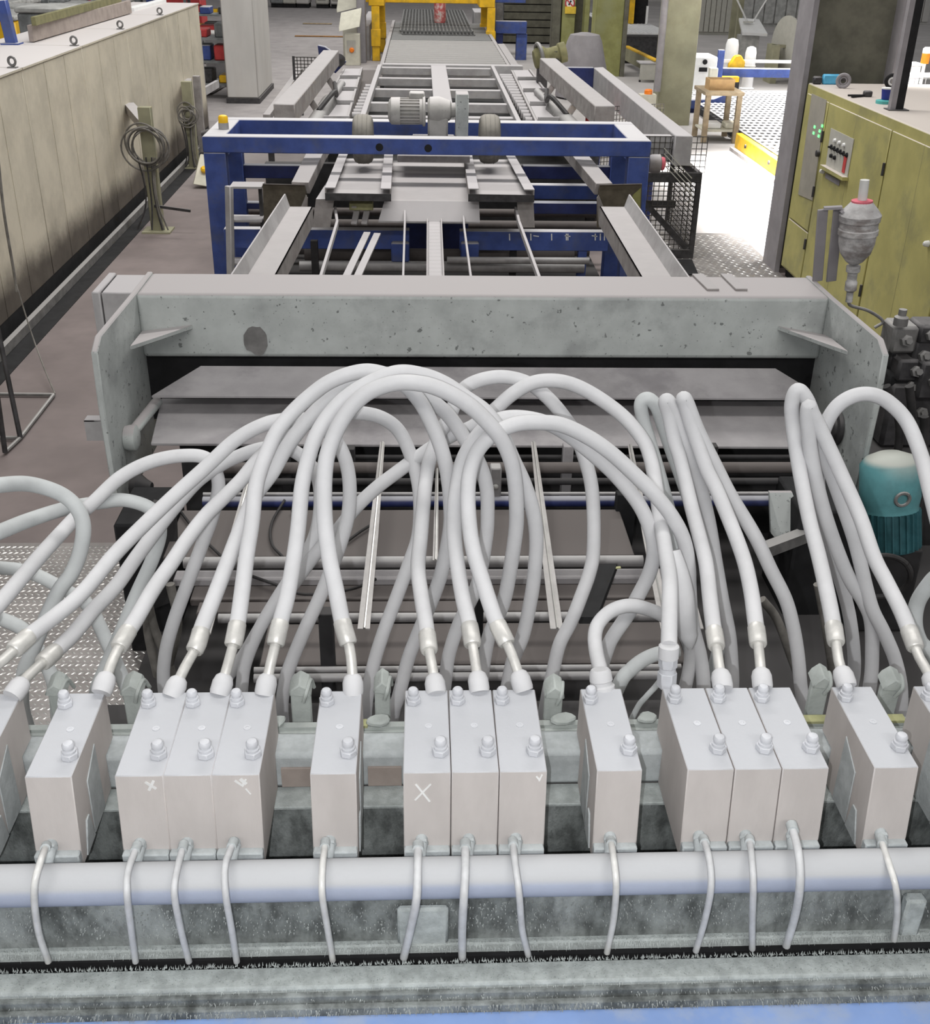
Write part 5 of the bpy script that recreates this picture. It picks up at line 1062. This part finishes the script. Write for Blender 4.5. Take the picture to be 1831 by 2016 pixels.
# white column on the left with dark skirting
cl = struct(build(B(-3.78, -3.17, 23.1, 25.4, .10, 9), 'column_8', 'concrete', None, 0.02)); build(B(-3.80, -3.15, 23.08, 25.42, 0, .10), 'skirting', 'dark_metal', cl)
x = G(428, 120, y=25).x
lw = thing('low_cabinet', 'pale low cabinet standing left of the white column', 'cabinet', (x, 25, 0))
build(B(x-.35, x+.30, 25.6, 26.4, .05, 1.05), 'carcass', 'concrete', lw, 0.02); build(B(x-.33, x+.28, 25.59, 25.6, .10, .98), 'door', 'pale_steel', lw, 0.005); build(B(x-.3, x+.25, 25.65, 26.3, 0, .05), 'plinth', 'dark_metal', lw)
# ---- roller conveyor --------------------------------------------------
RZ = .70
rc = thing('roller_conveyor', 'long steel roller conveyor running away behind the lattice table', 'conveyor', (.5, 30, 0))
ya = G(880, 130, z=RZ).y; 
def cx(v, s): a = (748, 130) if s == 0 else (1010, 130); b = (772, 60) if s == 0 else (962, 58); t = (v-130)/(60-130); return a[0]+(b[0]-a[0])*t
y = ya; k = 0
xl, xr = G(752, 130, z=RZ).x, G(1003, 130, z=RZ).x
while y < 34.5 and k < 60:
    sec = y > 29.3; build(MB().cyl((xl+.04, y, RZ-.10), (xr-.04, y, RZ-.10), (.11 if not sec else .09), 12), 'roller', 'roller_dark' if sec else 'roller', rc); y += .40; k += 1
    if 29.0 < y < 29.4: y += .3
for xx in (xl-.06, xr-.02): build(B(xx, xx+.08, ya-.3, 35, RZ-.28, RZ-.02), 'side_beam', 'dusty_steel', rc, 0.005)
for q in (ya+.2, 29, 34):
    for xx in (xl-.06, xr-.02): build(B(xx, xx+.08, q, q+.1, 0, RZ-.28), 'leg', 'dark_metal', rc)
build(B(xl, xr, ya-.3, 35, .15, .2), 'drip_tray', 'bed_dark', rc)
pe = G(1010, 132, z=RZ-.05); build(B(pe.x-.05, pe.x+.12, pe.y-.1, pe.y+4.5, RZ-.20, RZ-.02), 'guard_rail', 'dusty_steel', rc); build(B(pe.x-.05, pe.x+.12, pe.y-.13, pe.y-.101, RZ-.24, RZ), 'yellow_end', 'yellow_paint', rc)
# stack of rebar mesh lying on the conveyor further back
ms = thing('mesh_bundle', 'dark bundle of welded mesh sheets lying on the far conveyor', 'mesh bundle', (.5, 38, .6))
xa, xb = G(788, 62, z=.75).x, G(930, 62, z=.75).x; y0_, y1_ = G(860, 62, z=.75).y, G(860, 20, z=.75).y
build(B(xa+.1, xb-.1, y0_+.1, y1_, .45, .62), 'bearer', 'roller_dark', ms)
wires('mesh_wires', (xa, y0_, .75), (xb-xa, 0, 0), (0, y1_-y0_, 0), 20, 34, .022, 'roller_dark', ms)
wires('mesh_wires', (xa+.05, y0_-.1, .68), (xb-xa, 0, 0), (0, y1_-y0_, 0), 20, 34, .022, 'roller_dark', ms)
tag(build(B(xa-1.05, xa-.8, y0_+.5, y1_-2, 0, .82), 'kerb_beam', 'pale_steel', None, 0.01), 'long pale beam left of the mesh bundle', 'beam')
tag(build(B(xb+.3, xb+.6, y0_+6, y1_, 0, .82), 'kerb_beam', 'pale_steel', None, 0.01), 'long pale beam right of the mesh bundle', 'beam')
# hanging chain hoist
hk = thing('chain_hoist', 'red and white dusty chain hoist bag hanging over the mesh bundle', 'hoist', G(864, 55, y=33.2))
q = G(866, 50, y=33.2)
build(MB().lathe(q+V((0, 0, -.05)), (0, 0, 1), [(.03, 0), (.13, .06), (.17, .2), (.16, .45), (.17, .75), (.15, 1.1)], 14), 'bag', 'red_white', hk)
build(MB().ring(q+V((0, 0, -.06)), (0, 1, 0), .06, .018, 14, 6), 'hook', 'red', hk)
# ---- yellow gantry ------------------------------------------------------
gy = thing('gantry', 'yellow steel gantry frame standing over the roller conveyor', 'gantry', (.5, 32, 0))
for u, vb, y in ((741, 112, 31.0), (752, 84, 33.2), (965, 102, 31.0), (953, 76, 33.2)):
    q = G(u, vb, y=y); hgt = 1.45
    build(B(q.x-.10, q.x+.10, y-.10, y+.10, 0, 1.295), 'post', 'yellow_paint', gy, 0.01); build(B(q.x-.12, q.x+.12, y-.12, y+.12, .35, .75), 'sleeve', 'yellow_paint', gy, 0.008)
for u in (745, 957):
    q = G(u, 10, y=31.8); build(B(q.x-.22, q.x+.18, 30.9, 33.3, 1.30, 1.62), 'head_box', 'yellow_paint', gy, 0.01)
a, b = G(720, 12, y=32.0), G(955, 12, y=32.0); build(B(a.x, b.x, 31.95, 32.15, 1.32, 1.52), 'cross_bar', 'yellow_paint', gy, 0.008)
gp = struct(build(B(G(702, 30, y=30.4).x, G(719, 30, y=30.4).x, 30.4, 30.9, 0, 9), 'column_9', 'steel_mauve', None, 0.01))
struct(build(B(G(977, 30, y=33.5).x, G(990, 30, y=33.5).x, 33.5, 34, 0, 9), 'column_10', 'mid_metal', None, 0.01))
# ---- control consoles left of the conveyor -------------------------------
for i, (u, v, y, lab) in enumerate(((694, 128, 25.0, 'cream control console with tilted top and orange button'), (686, 75, 27.5, 'cream tilted console behind, with a small red lamp'))):
    q = G(u, v, z=0) if i == 0 else G(690, 118, z=0); x, y = q.x, q.y; s_ = 1.0
    t = thing('control_console', lab, 'console', (x, y, 0))
    build(B(x-.17, x+.20, y-.12, y+.25, 0, .72+.35*i), 'pedestal', 'cream', t, 0.01)
    zt = .78+.35*i
    build(MB().prism([(x-.30, y-.25, zt), (x+.22, y-.25, zt+.12), (x+.25, y+.25, zt+.42), (x-.27, y+.25, zt+.30)], (0, .05, .10)), 'desk', 'cream', t, 0.01)
    build(B(x-.12, x+.10, y-.128, y-.121, .30, .58), 'screen', 'panel_grey', t)
    if i == 0: build(MB().lathe((x, y-.13, .36), (0, -1, 0), [(.06, 0), (.06, .03), (.04, .05)], 14), 'button', 'orange', t)
    else: build(MB().lathe((x+.05, y, zt+.42), (0, 0, 1), [(.05, 0), (.05, .09), (.03, .11)], 12), 'lamp', 'orange', t)
# ---- blue stand and dark shutter right of the gantry ------------------------
bs_ = thing('blue_stand', 'blue steel trestle standing right of the yellow gantry', 'stand', G(1010, 122, z=0))
q = G(1025, 118, z=0); y = q.y
for z0_, dx in ((.95, 0), (1.65, .1)): build(B(G(975, 60, y=y).x, G(1036, 60, y=y).x, y-.15+dx*6, y+.1+dx*6, z0_-.3, z0_), 'beam', 'blue', bs_, 0.01)
build(B(q.x-.14, q.x+.14, y-.1, y+.1, 0, .65), 'leg', 'blue', bs_, 0.008); build(B(G(978, 60, y=y).x, G(990, 60, y=y).x, y-.1, y+.1, 0, .65), 'leg', 'dark_blue', bs_, 0.008)
xa, xb = G(992, 40, y=36).x, G(1086, 40, y=36).x
dw = thing('dark_shutter', 'dark ribbed roller shutter wall between the gantry and the columns', 'shutter', ((xa+xb)/2, 36, 0))
build(B(xa, xb, 36.05, 36.4, 0, 3.2), 'backing', 'black', dw)
for k in range(10): build(B(xa, xb, 36.0, 36.05, .05+k*.21, .05+k*.21+.185), 'slat', 'dark_web', dw, 0.008)
build(B(xa, xb, 35.8, 36.2, 2.2, 2.35), 'lintel', 'clutter_b', dw); 
bs2 = thing('bell_housing', 'grey blue bell-shaped housing beside the green column', 'housing', G(1150, 128, y=24.5)); q = G(1148, 128, y=24.5)
build(MB().lathe((q.x, q.y, q.z-.6), (0, 0, 1), [(.55, 0), (.50, .5), (.42, .8), (.36, 1.05), (.30, 1.18), (.10, 1.22)], 22), 'bell', 'steel_mauve', bs2); build(B(q.x-.4, q.x+.4, q.y-.4, q.y+.4, 0, q.z-.6), 'foot', 'dark_metal', bs2)
# ---- left background: machines and crates seen above the wall ----------------
rn = random.Random(21)
CR = [(35, 22, 26, 'clutter_b'), (85, 18, 30, 'white'), (60, 35, 24, 'clutter_a'), (128, 14, 34, 'navy'), (154, 8, 36, 'pink_red'), (100, 42, 19.5, 'clutter_a'), (180, 25, 30, 'clutter_a'), (40, 50, 22, 'clutter_a'), (12, 55, 21, 'amber'), (225, 14, 34, 'clutter_b'), (10, 25, 25, 'dark_blue'), (330, 2, 40, 'blue'), (360, 4, 38, 'red'), (120, 30, 28, 'cream')]
CL = ['pale grey crate at the upper left corner', 'white topped crate behind the wall', 'dark crate in the middle of the left clutter', 'navy blue drum-like crate behind the boards', 'pinkish red crate behind the olive board', 'dark low crate behind the olive board', 'dark crate half hidden by the olive board', 'dark crate near the blue pole', 'small yellow crate beside the blue pole', 'grey crate at the end of the olive board', 'dark blue crate at the left edge', 'blue crate at the far end of the wall', 'bright red crate at the far end of the wall', 'cream crate behind the brown board']
for (u, v, y, mt), lab in zip(CR, CL):
    q = G(u, v, y=y); w_ = rn.uniform(.35, .6)*y/30; h_ = max(.5, q.z+.15)
    t = thing('storage_crate', lab, 'crate', (q.x, q.y, 0), 'clutter behind the left wall')
    build(B(q.x-w_, q.x+w_, y-.5, y+.5, .1, h_), 'body', mt, t, 0.03); build(B(q.x-w_*1.06, q.x+w_*1.06, y-.53, y+.53, h_, h_+.08), 'rim', 'clutter_b' if mt != 'white' else 'clutter_a', t, 0.02)
    for sx in (-1, 1): build(B(q.x+sx*w_*.8-.08, q.x+sx*w_*.8+.08, y-.4, y+.4, 0, .1), 'skid', 'dark_metal', t)
for i, (u, v0, y) in enumerate(((30, -10, 27.5), (300, -10, 46), (420, 5, 36), (410, 40, 30), (395, 100, 24))):
    q = G(u, 60, y=y)
    t = thing('storage_rack', 'grey steel rack with stored parts '+['beside the blue pole', 'far behind the end of the wall', 'left of the white column, farthest', 'left of the white column, middle', 'left of the white column, nearest'][i], 'rack', (q.x, y, 0), 'racks in the left background')
    for dx in (-.7, .7):
        for dy in (-.3, .3): build(B(q.x+dx-.04, q.x+dx+.04, y+dy-.04, y+dy+.04, 0, 2.0 if i < 3 else 1.2), 'upright', 'dark_blue' if i % 2 else 'clutter_a', t)
    for k in range(3):
        z_ = .25+.42*k; build(B(q.x-.74, q.x+.74, y-.34, y+.34, z_, z_+.04), 'shelf', 'clutter_a', t)
        for j in range(3):
            ww = rn.uniform(.12, .2); xx = q.x-.45+j*.45; build(B(xx-ww, xx+ww, y-.25, y+.25, z_+.04, z_+.04+rn.uniform(.12, .3)), 'stored_part', rn.choice(['clutter_a', 'clutter_b', 'blue', 'dark_metal', 'red', 'amber', 'pale_steel']), t, 0.02)
# timber on the floor and a floor grate
for i, (a, b) in enumerate((((418, 128), (440, 116)), ((404, 176), (430, 162)))):
    A, Bq = G(*a, z=.1), G(*b, z=.1); tag(build(MB().bar(A, Bq, .3, .15), 'beam_offcut', 'pale_steel', None, 0.01), ['pale beam lying on the floor nearer the white column', 'pale beam lying on the floor nearer the wall end'][i], 'beam')
q = G(635, 72, z=.01); tag(build(B(q.x-.85, q.x+.85, q.y-.08, q.y+.08, 0.007, .03), 'floor_channel', 'rust', None, 0.005), 'long rusty steel strip lying on the far floor', 'strip')
q = G(625, 47, z=.01); tag(build(B(q.x-.5, q.x+.5, q.y-.15, q.y+.15, 0.007, .03), 'timber_offcut', 'wood', None, 0.01), 'short brown timber lying on the far floor', 'timber')
for i, u in enumerate((545, 572, 600, 640, 670)):
    q = G(u, 6, y=50+i*.5)
    t = thing('parked_machine', 'dim grey machine far at the back wall, '+ordinal(i)+' from the white column', 'machine', (q.x, 50, 0), 'machines at the back wall')
    build(B(q.x-.28, q.x+.28, 50, 51.2, .15, q.z+.5), 'housing', ('clutter_a', 'panel_grey', 'concrete', 'panel_grey', 'concrete')[i], t, 0.05)
    build(B(q.x-.2, q.x+.15, 49.95, 50, .4, q.z+.2), 'hatch', 'dark_metal' if i < 2 else 'panel_grey', t, 0.02); build(B(q.x-.25, q.x+.25, 50.1, 51.1, 0, .15), 'base', 'black', t)
# ================================================================= RIGHT AISLE, MESH STACKS
# big stack of bright welded mesh in the daylight
wm = thing('mesh_stack', 'large sunlit stack of welded wire mesh sheets on the right aisle', 'mesh stack', (8, 22, 0))
p00, p10, p01, p11 = G(1445, 262, z=.25), G(1560, 330, z=.25), G(1362, 165, z=.25), G(1610, 165, z=.25)
xs0, xs1 = 5.35, 8.6; ys0, ys1 = 13.3, 24.2
build(B(xs0, xs1, ys0+.05, ys1, .006, .12), 'dark_gap_sheet', 'bed_dark', wm)  # dark sheet puts the shade of the wire gaps into colour
m = MB()
nxx, nyy = 30, 40
for i in range(nxx+1): x = xs0+(xs1-xs0)*i/nxx; m.bar((x, ys0, .20), (x, ys1, .20), .034, .012)
for j in range(nyy+1): y = ys0+(ys1-ys0)*j/nyy; m.bar((xs0, y, .209), (xs1, y, .209), .12, .010)
o = build(m, 'mesh_wires', 'mesh_bright', wm); o['kind'] = 'stuff'
fbx = thing('edge_barrier', 'yellow worn steel floor barrier along the sunlit mesh stack', 'barrier', (5.2, 15, 0))
a, b = G(1455, 285, z=0), G(1552, 330, z=0); d = (b-a).normalized(); a = V((5.12, 18.5, 0)); b = V((5.12, 11.9, 0))
build(MB().bar(a+V((0, 0, .14)), b+V((0, 0, .14)), .10, .28), 'barrier_beam', 'yellow_paint', fbx, 0.01); build(MB().bar(a+V((-.09, 0, .03)), b+V((-.09, 0, .03)), .07, .06), 'foot_angle', 'dusty_steel', fbx)
for k in range(5): q = a.lerp(b, (k+.5)/5); build(MB().lathe(q+V((-.05, 0, .18)), (-1, 0, 0), [(.03, 0), (.03, .02)], 8), 'anchor_bolt', 'dark_metal', fbx)
# work table with cardboard box
q = G(1422, 282, z=0); ty = q.y; TH = .82
tw = thing('work_table', 'brown wooden work table with four legs in the aisle', 'table', (q.x, ty, 0))
xa, xb = G(1385, 195, y=ty).x, G(1462, 195, y=ty).x
build(B(xa, xb, ty-.1, ty+.75, TH-.06, TH), 'tabletop', 'wood', tw, 0.008)
for xx in (xa+.03, xb-.10):
    for yy in (ty-.07, ty+.62): build(B(xx, xx+.08, yy, yy+.08, 0, TH-.06), 'leg', 'wood', tw)
build(B(xa+.05, xb-.05, ty, ty+.6, .18, .21), 'lower_shelf', 'cream', tw)
bx_ = thing('cardboard_box', 'open brown cardboard box standing on the work table', 'box', (xa+.25, ty+.3, TH)); w0 = xa+.10
for nm, a6 in (('front', (w0, w0+.42, ty+.1, ty+.115, TH, TH+.17)), ('rear', (w0, w0+.42, ty+.40, ty+.415, TH, TH+.17)), ('left_side', (w0, w0+.015, ty+.116, ty+.399, TH, TH+.17)), ('right_side', (w0+.405, w0+.42, ty+.116, ty+.399, TH, TH+.17))): build(B(*a6), 'side', 'card', bx_)
build(B(w0+.02, w0+.40, ty+.12, ty+.395, TH+.001, TH+.13), 'contents', 'white', bx_, 0.03)
for i, (dx, dz, mt) in enumerate(((-.02, .21, 'white'), (.3, .21, 'cream'))): tag(build(B(xa+.15+dx, xa+.4+dx, ty+.1, ty+.4, dz, dz+.10), 'parcel', mt, None, 0.02), ['white parcel on the lower shelf of the work table', 'cream parcel on the lower shelf of the work table'][i], 'parcel')
# blue roll track and posts
pq = G(1413, 185, z=0); py = 24.5
bpst = thing('blue_post', 'upright blue steel post with sensor cable in the sunlit aisle', 'post', (G(1415, 150, y=py).x, py, 0)); x = G(1417, 130, y=py).x
build(B(x-.06, x+.06, py-.06, py+.06, 0, G(1418, 98, y=py).z), 'post', 'blue', bpst, 0.006); build(B(x-.15, x+.15, py-.15, py+.15, 0, .03), 'foot_plate', 'blue', bpst)
bt = thing('blue_track', 'pale topped blue track beam across the sunlit mesh stack', 'track', (7, 25, 0)); z_ = G(1490, 147, y=25).z
build(B(G(1422, 147, y=25).x, G(1640, 147, y=25).x, 24.95, 25.15, z_-.05, z_+.12), 'track_beam', 'blue', bt, 0.006); build(B(G(1430, 136, y=25).x, G(1640, 136, y=25).x, 25.3, 25.36, z_+.2, z_+.26), 'guide_tube', 'white', bt)
for u in (1425, 1630): xx = G(u, 150, y=25).x; build(B(xx-.05, xx+.05, 25, 25.1, 0, z_-.05), 'leg', 'dark_blue', bt)
yb_ = G(1435, 157, y=24.6); tag(build(B(yb_.x-.22, yb_.x+.22, 24.6, 24.75, yb_.z-.05, yb_.z+.06), 'yellow_bar', 'yellow_paint', None, 0.01), 'short yellow bar fixed below the blue track', 'bar')
# cable reel on a stand
cr = thing('cable_drum', 'large grey cable drum on a stand beyond the sunlit mesh', 'drum', (9, 27, 0)); c = G(1545, 88, y=27.5); R_ = .62
for dx in (0, .75): build(MB().lathe(c+V((dx, 0, 0)), (1, .25, 0), [(.1, 0), (R_, .01), (R_, .05), (.1, .06)], 32), 'flange', 'panel_grey', cr)
build(MB().cyl(c+V((.05, 0, 0)), c+V((.78, .18, 0)), R_*.78, 28), 'winding', 'white', cr)
for dx in (-.25, .85): build(B(c.x+dx-.07, c.x+dx+.07, c.y-.3, c.y+.3, 0, c.z), 'stand_leg', 'grey_green', cr)
build(B(c.x-.3, c.x+.95, c.y-.06, c.y+.06, c.z-.06, c.z+.0), 'axle_beam', 'grey_green', cr)
# pedestal with V cable, small white devices
pd = thing('panel_pedestal', 'grey pedestal with white sloped panel hung on two cables', 'pedestal', (8, 29, 0)); c = G(1480, 70, y=29)
build(B(c.x-.26, c.x+.20, 29, 29.4, 0, c.z), 'pedestal', 'clutter_b', pd, 0.01)
build(MB().prism([(c.x-.28, 28.85, c.z+.02), (c.x+.34, 28.85, c.z+.0), (c.x+.24, 29.4, c.z+.28), (c.x-.26, 29.4, c.z+.30)], (0, 0, .06)), 'panel', 'white', pd)
build(B(c.x-.2, c.x+.02, 29.1, 29.2, c.z+.28, c.z+.30), 'display', 'panel_grey', pd)
for e, u in ((-1, 1446), (1, 1516)): build(MB().tube([c+V((e*.08, .3, .3)), G(u, -12, y=29.2)], .02, 8), 'hanging_cable', 'white', pd)
wmach = thing('wire_feeder', 'low white machine housing with a black port behind the mesh stack', 'machine', (5.6, 24, 0)); c = G(1390, 125, y=24)
build(B(G(1366, 120, y=24).x, G(1413, 120, y=24).x, 24, 24.8, 0, G(1390, 112, y=24).z), 'housing', 'white', wmach, 0.02); build(MB().lathe(G(1388, 122, y=23.99), (0, -1, 0), [(.05, 0), (.05, .01)], 14), 'port', 'black', wmach)
build(B(G(1376, 137, y=24).x, G(1392, 137, y=24).x, 23.98, 24, G(1380, 141, y=24).z, G(1380, 133, y=24).z), 'slot', 'black', wmach); build(B(G(1396, 145, y=23.6).x, G(1411, 145, y=23.6).x, 23.5, 23.7, 0, G(1400, 133, y=23.6).z), 'side_box', 'cream', wmach, 0.01)
for i, (u, v, y, r_, h_, mt, lab) in enumerate(((1440, 105, 25.8, .14, .75, 'white', 'white upright canister behind the blue post'), (1476, 125, 25.6, .12, .75, 'white', 'white ribbed upright cylinder beyond the blue track'))):
    q = G(u, v, y=y); t = thing('canister', lab, 'canister', (q.x, y, 0)); zt = G(u, 78+16*i, y=y).z
    build(MB().lathe((q.x, y, 0), (0, 0, 1), [(r_*1.3, 0), (r_*1.3, .1), (r_, .12), (r_, zt-.1), (r_*.8, zt), (.03, zt+.03)], 18), 'shell', mt, t); build(MB().ring((q.x, y, zt*.6), (0, 0, 1), r_, .02, 20, 6), 'band', 'panel_grey', t)
q = G(1452, 122, y=25.2); yd = thing('yellow_drive', 'yellow drive housing between the two white canisters', 'drive', (q.x, 25.2, 0)); build(MB().prism([(q.x-.16, 25.2, q.z-.3), (q.x+.16, 25.2, q.z-.3), (q.x+.17, 25.2, q.z), (q.x+.06, 25.2, q.z+.14), (q.x-.06, 25.2, q.z+.12), (q.x-.17, 25.2, q.z-.05)], (0, .15, 0)), 'cover', 'yellow_paint', yd, 0.02); build(B(q.x-.1, q.x+.1, 25.22, 25.34, 0, q.z-.3), 'stand', 'dark_metal', yd)
bh = thing('blue_hopper', 'blue plastic hopper bin on the floor behind the work table', 'bin', G(1415, 250, z=0)); q = G(1405, 243, z=0)
build(MB().prism([(q.x-.35, q.y+1.2, .08), (q.x+.55, q.y+1.2, .08), (q.x+.6, q.y+1.2, .42), (q.x+.25, q.y+1.2, .28), (q.x-.35, q.y+1.2, .24)], (0, .45, 0)), 'bin', 'blue', bh, 0.02); build(B(q.x-.3, q.x+.5, q.y+1.25, q.y+1.6, 0, .08), 'skid', 'dark_blue', bh)
# raised mesh pallet behind the columns, with its edge frame
rm = thing('mesh_pallet', 'stack of welded mesh on a dark rack between the green and grey columns', 'mesh stack', (7, 32, 0)); 
xa, xb, y0_, y1_ = G(1226, 66, y=31).x, G(1296, 66, y=31).x, 31.0, 38.0; z_ = G(1260, 66, y=31).z
build(B(xa, xb+.3, 31.02, 38, .1, z_-.06), 'rack', 'dark_metal', rm, 0.02)
wires('mesh_wires', (xa, y0_, z_), (xb+.3-xa, 0, 0), (0, y1_-y0_, 0), 12, 34, .03, 'mesh_bright', rm)
lw2 = thing('low_rail', 'long low yellow edged rail on the floor beyond the green column', 'rail', G(1260, 130, z=0))
a, b = G(1232, 105, z=.3), G(1292, 135, z=.3); build(MB().bar(a, b, .12, .3), 'rail', 'grey_green', lw2, 0.01); build(MB().bar(a+V((0, 0, .17)), b+V((0, 0, .17)), .12, .03), 'yellow_edge', 'yellow_paint', lw2)
q = G(1272, 163, z=0); sb = thing('open_box', 'open grey steel frame box on the floor beside the grey column', 'box', (q.x, q.y, 0)); build(B(q.x-.16, q.x+.45, q.y, q.y+.04, .06, .40), 'front_sheet', 'panel_grey', sb, 0.004); build(B(q.x-.18, q.x+.47, q.y-.02, q.y+.5, .40, .43), 'top_frame', 'pale_steel', sb, 0.004)
for dx in (-.16, .41): build(B(q.x+dx, q.x+dx+.04, q.y+.05, q.y+.09, 0, .06), 'foot', 'dark_metal', sb)
ym = thing('yellow_machine', 'dark machine with a yellow post above the mesh pallet', 'machine', G(1250, 40, y=34)); q = G(1255, 30, y=34)
build(B(G(1228, 20, y=34).x, G(1275, 20, y=34).x, 34, 34.6, z_+.02, 3.2), 'housing', 'black', ym, 0.02); build(B(G(1239, 20, y=33.9).x, G(1248, 20, y=33.9).x, 33.8, 33.95, z_+.03, 3.2), 'yellow_post', 'yellow_paint', ym); build(B(G(1271, 40, y=33.7).x, G(1275, 40, y=33.7).x, 33.7, 33.75, z_+.03, G(1273, 12, y=33.7).z), 'lever', 'white', ym)
# grey far racks and partition behind the reel
for i, (u0, u1, y, zt, mt, lab) in enumerate(((1378, 1440, 40, 2.6, 'panel_grey', 'tall grey slatted rack far behind the sunlit aisle'), (1462, 1590, 44, 3.2, 'clutter_b', 'wide grey ribbed partition behind the cable drum'), (1745, 1831, 46, 3.4, 'concrete', 'pale partition at the far right edge'))):
    xa, xb = G(u0, 30, y=y).x, G(u1, 30, y=y).x; t = thing('far_partition', lab, 'partition', ((xa+xb)/2, y, 0)); build(B(xa, xb, y+.06, y+.4, 0, zt), 'backing', mt, t)
    for k in range(6): xx = xa+(xb-xa)*k/6; build(B(xx, xx+(xb-xa)/6*.9, y, y+.06, .1, zt), 'panel', mt, t, 0.01)
for i, (u, y, mt) in enumerate(((1440, 30, 'grey_green'), (1452, 31, 'grey_green'))):
    xa = G(u, 40, y=y).x; struct(build(B(xa, xa+.12, y, y+.12, 0, 9), f'column_{11+i}', mt))
# area right of the big column: pale concrete pillar, brown sheds, railing, signal lamp
struct(build(B(G(1757, 40, y=24).x, G(1795, 40, y=24).x, 24, 24.6, 0, 9), 'column_13', 'cream', None, 0.01))
br2 = thing('brown_locker', 'tall brown wooden locker behind the big dark column', 'locker', (9, 26, 0)); xa, xb = G(1728, 40, y=26).x, G(1765, 40, y=26).x
build(B(xa, xb, 26, 26.6, .08, 4), 'carcass', 'wood', br2, 0.01); build(B(xa+.03, xa+.22, 25.98, 26, .9, 1.7), 'notice', 'light_grey', br2); build(B(xa+.05, xb-.05, 26.05, 26.5, 0, .08), 'plinth', 'dark_metal', br2)
rlg = thing('tube_railing', 'white tube railing with blue posts and wire mesh infill behind the cabinet', 'railing', (8, 18, 0)); yr = 18.0
z_ = G(1760, 147, y=yr).z; xa, xb = G(1700, 147, y=yr).x, G(1860, 150, y=yr).x
build(MB().cyl((xa, yr, z_), (xb, yr, z_), .035, 12), 'top_tube', 'white', rlg); wires('wire_grid', (G(1790, 160, y=yr).x, yr, z_-.75), (1.2, 0, 0), (0, 0, .7), 14, 8, .006, 'mesh_wire', rlg)
for u in (1735, 1748): xx = G(u, 150, y=yr).x; build(B(xx-.08, xx+.05, yr-.05, yr+.05, 0, z_), 'post', 'blue', rlg)
sl = thing('signal_lamp', 'orange and white signal lamp on a thin post at the right edge', 'lamp', (9, 21, 0)); c = G(1820, 125, y=21); 
build(MB().cyl((c.x, 21, 0), (c.x, 21, c.z), .03, 10), 'post', 'white', sl); build(MB().lathe((c.x, 21, c.z), (0, 0, 1), [(.07, 0), (.07, .17)], 16), 'orange_lens', 'orange', sl); build(MB().lathe((c.x, 21, c.z+.17), (0, 0, 1), [(.07, 0), (.07, .07), (.04, .1)], 16), 'white_cap', 'white', sl)
cn_ = thing('traffic_cone', 'small orange cone lying on its side behind the cabinet', 'cone', (8, 20, 0)); c = G(1745, 130, y=20.5); build(MB().lathe(c, (1, 0, 0), [(.11, 0), (.09, .03), (.02, .25)], 16), 'cone', 'orange', cn_); build(B(c.x-.08, c.x+.04, 20.4, 20.6, 0, c.z-.11), 'stand', 'white', cn_)
wbx = thing('white_bin', 'white square bin behind the black pole on the cabinet', 'bin', (9, 22, 0)); c = G(1793, 140, y=21.5); build(B(c.x-.14, c.x+.14, 21.4, 21.7, 0, c.z+.1), 'body', 'white', wbx, 0.01); build(B(c.x-.16, c.x+.16, 21.38, 21.72, c.z+.1, c.z+.14), 'lid', 'light_grey', wbx, 0.01)
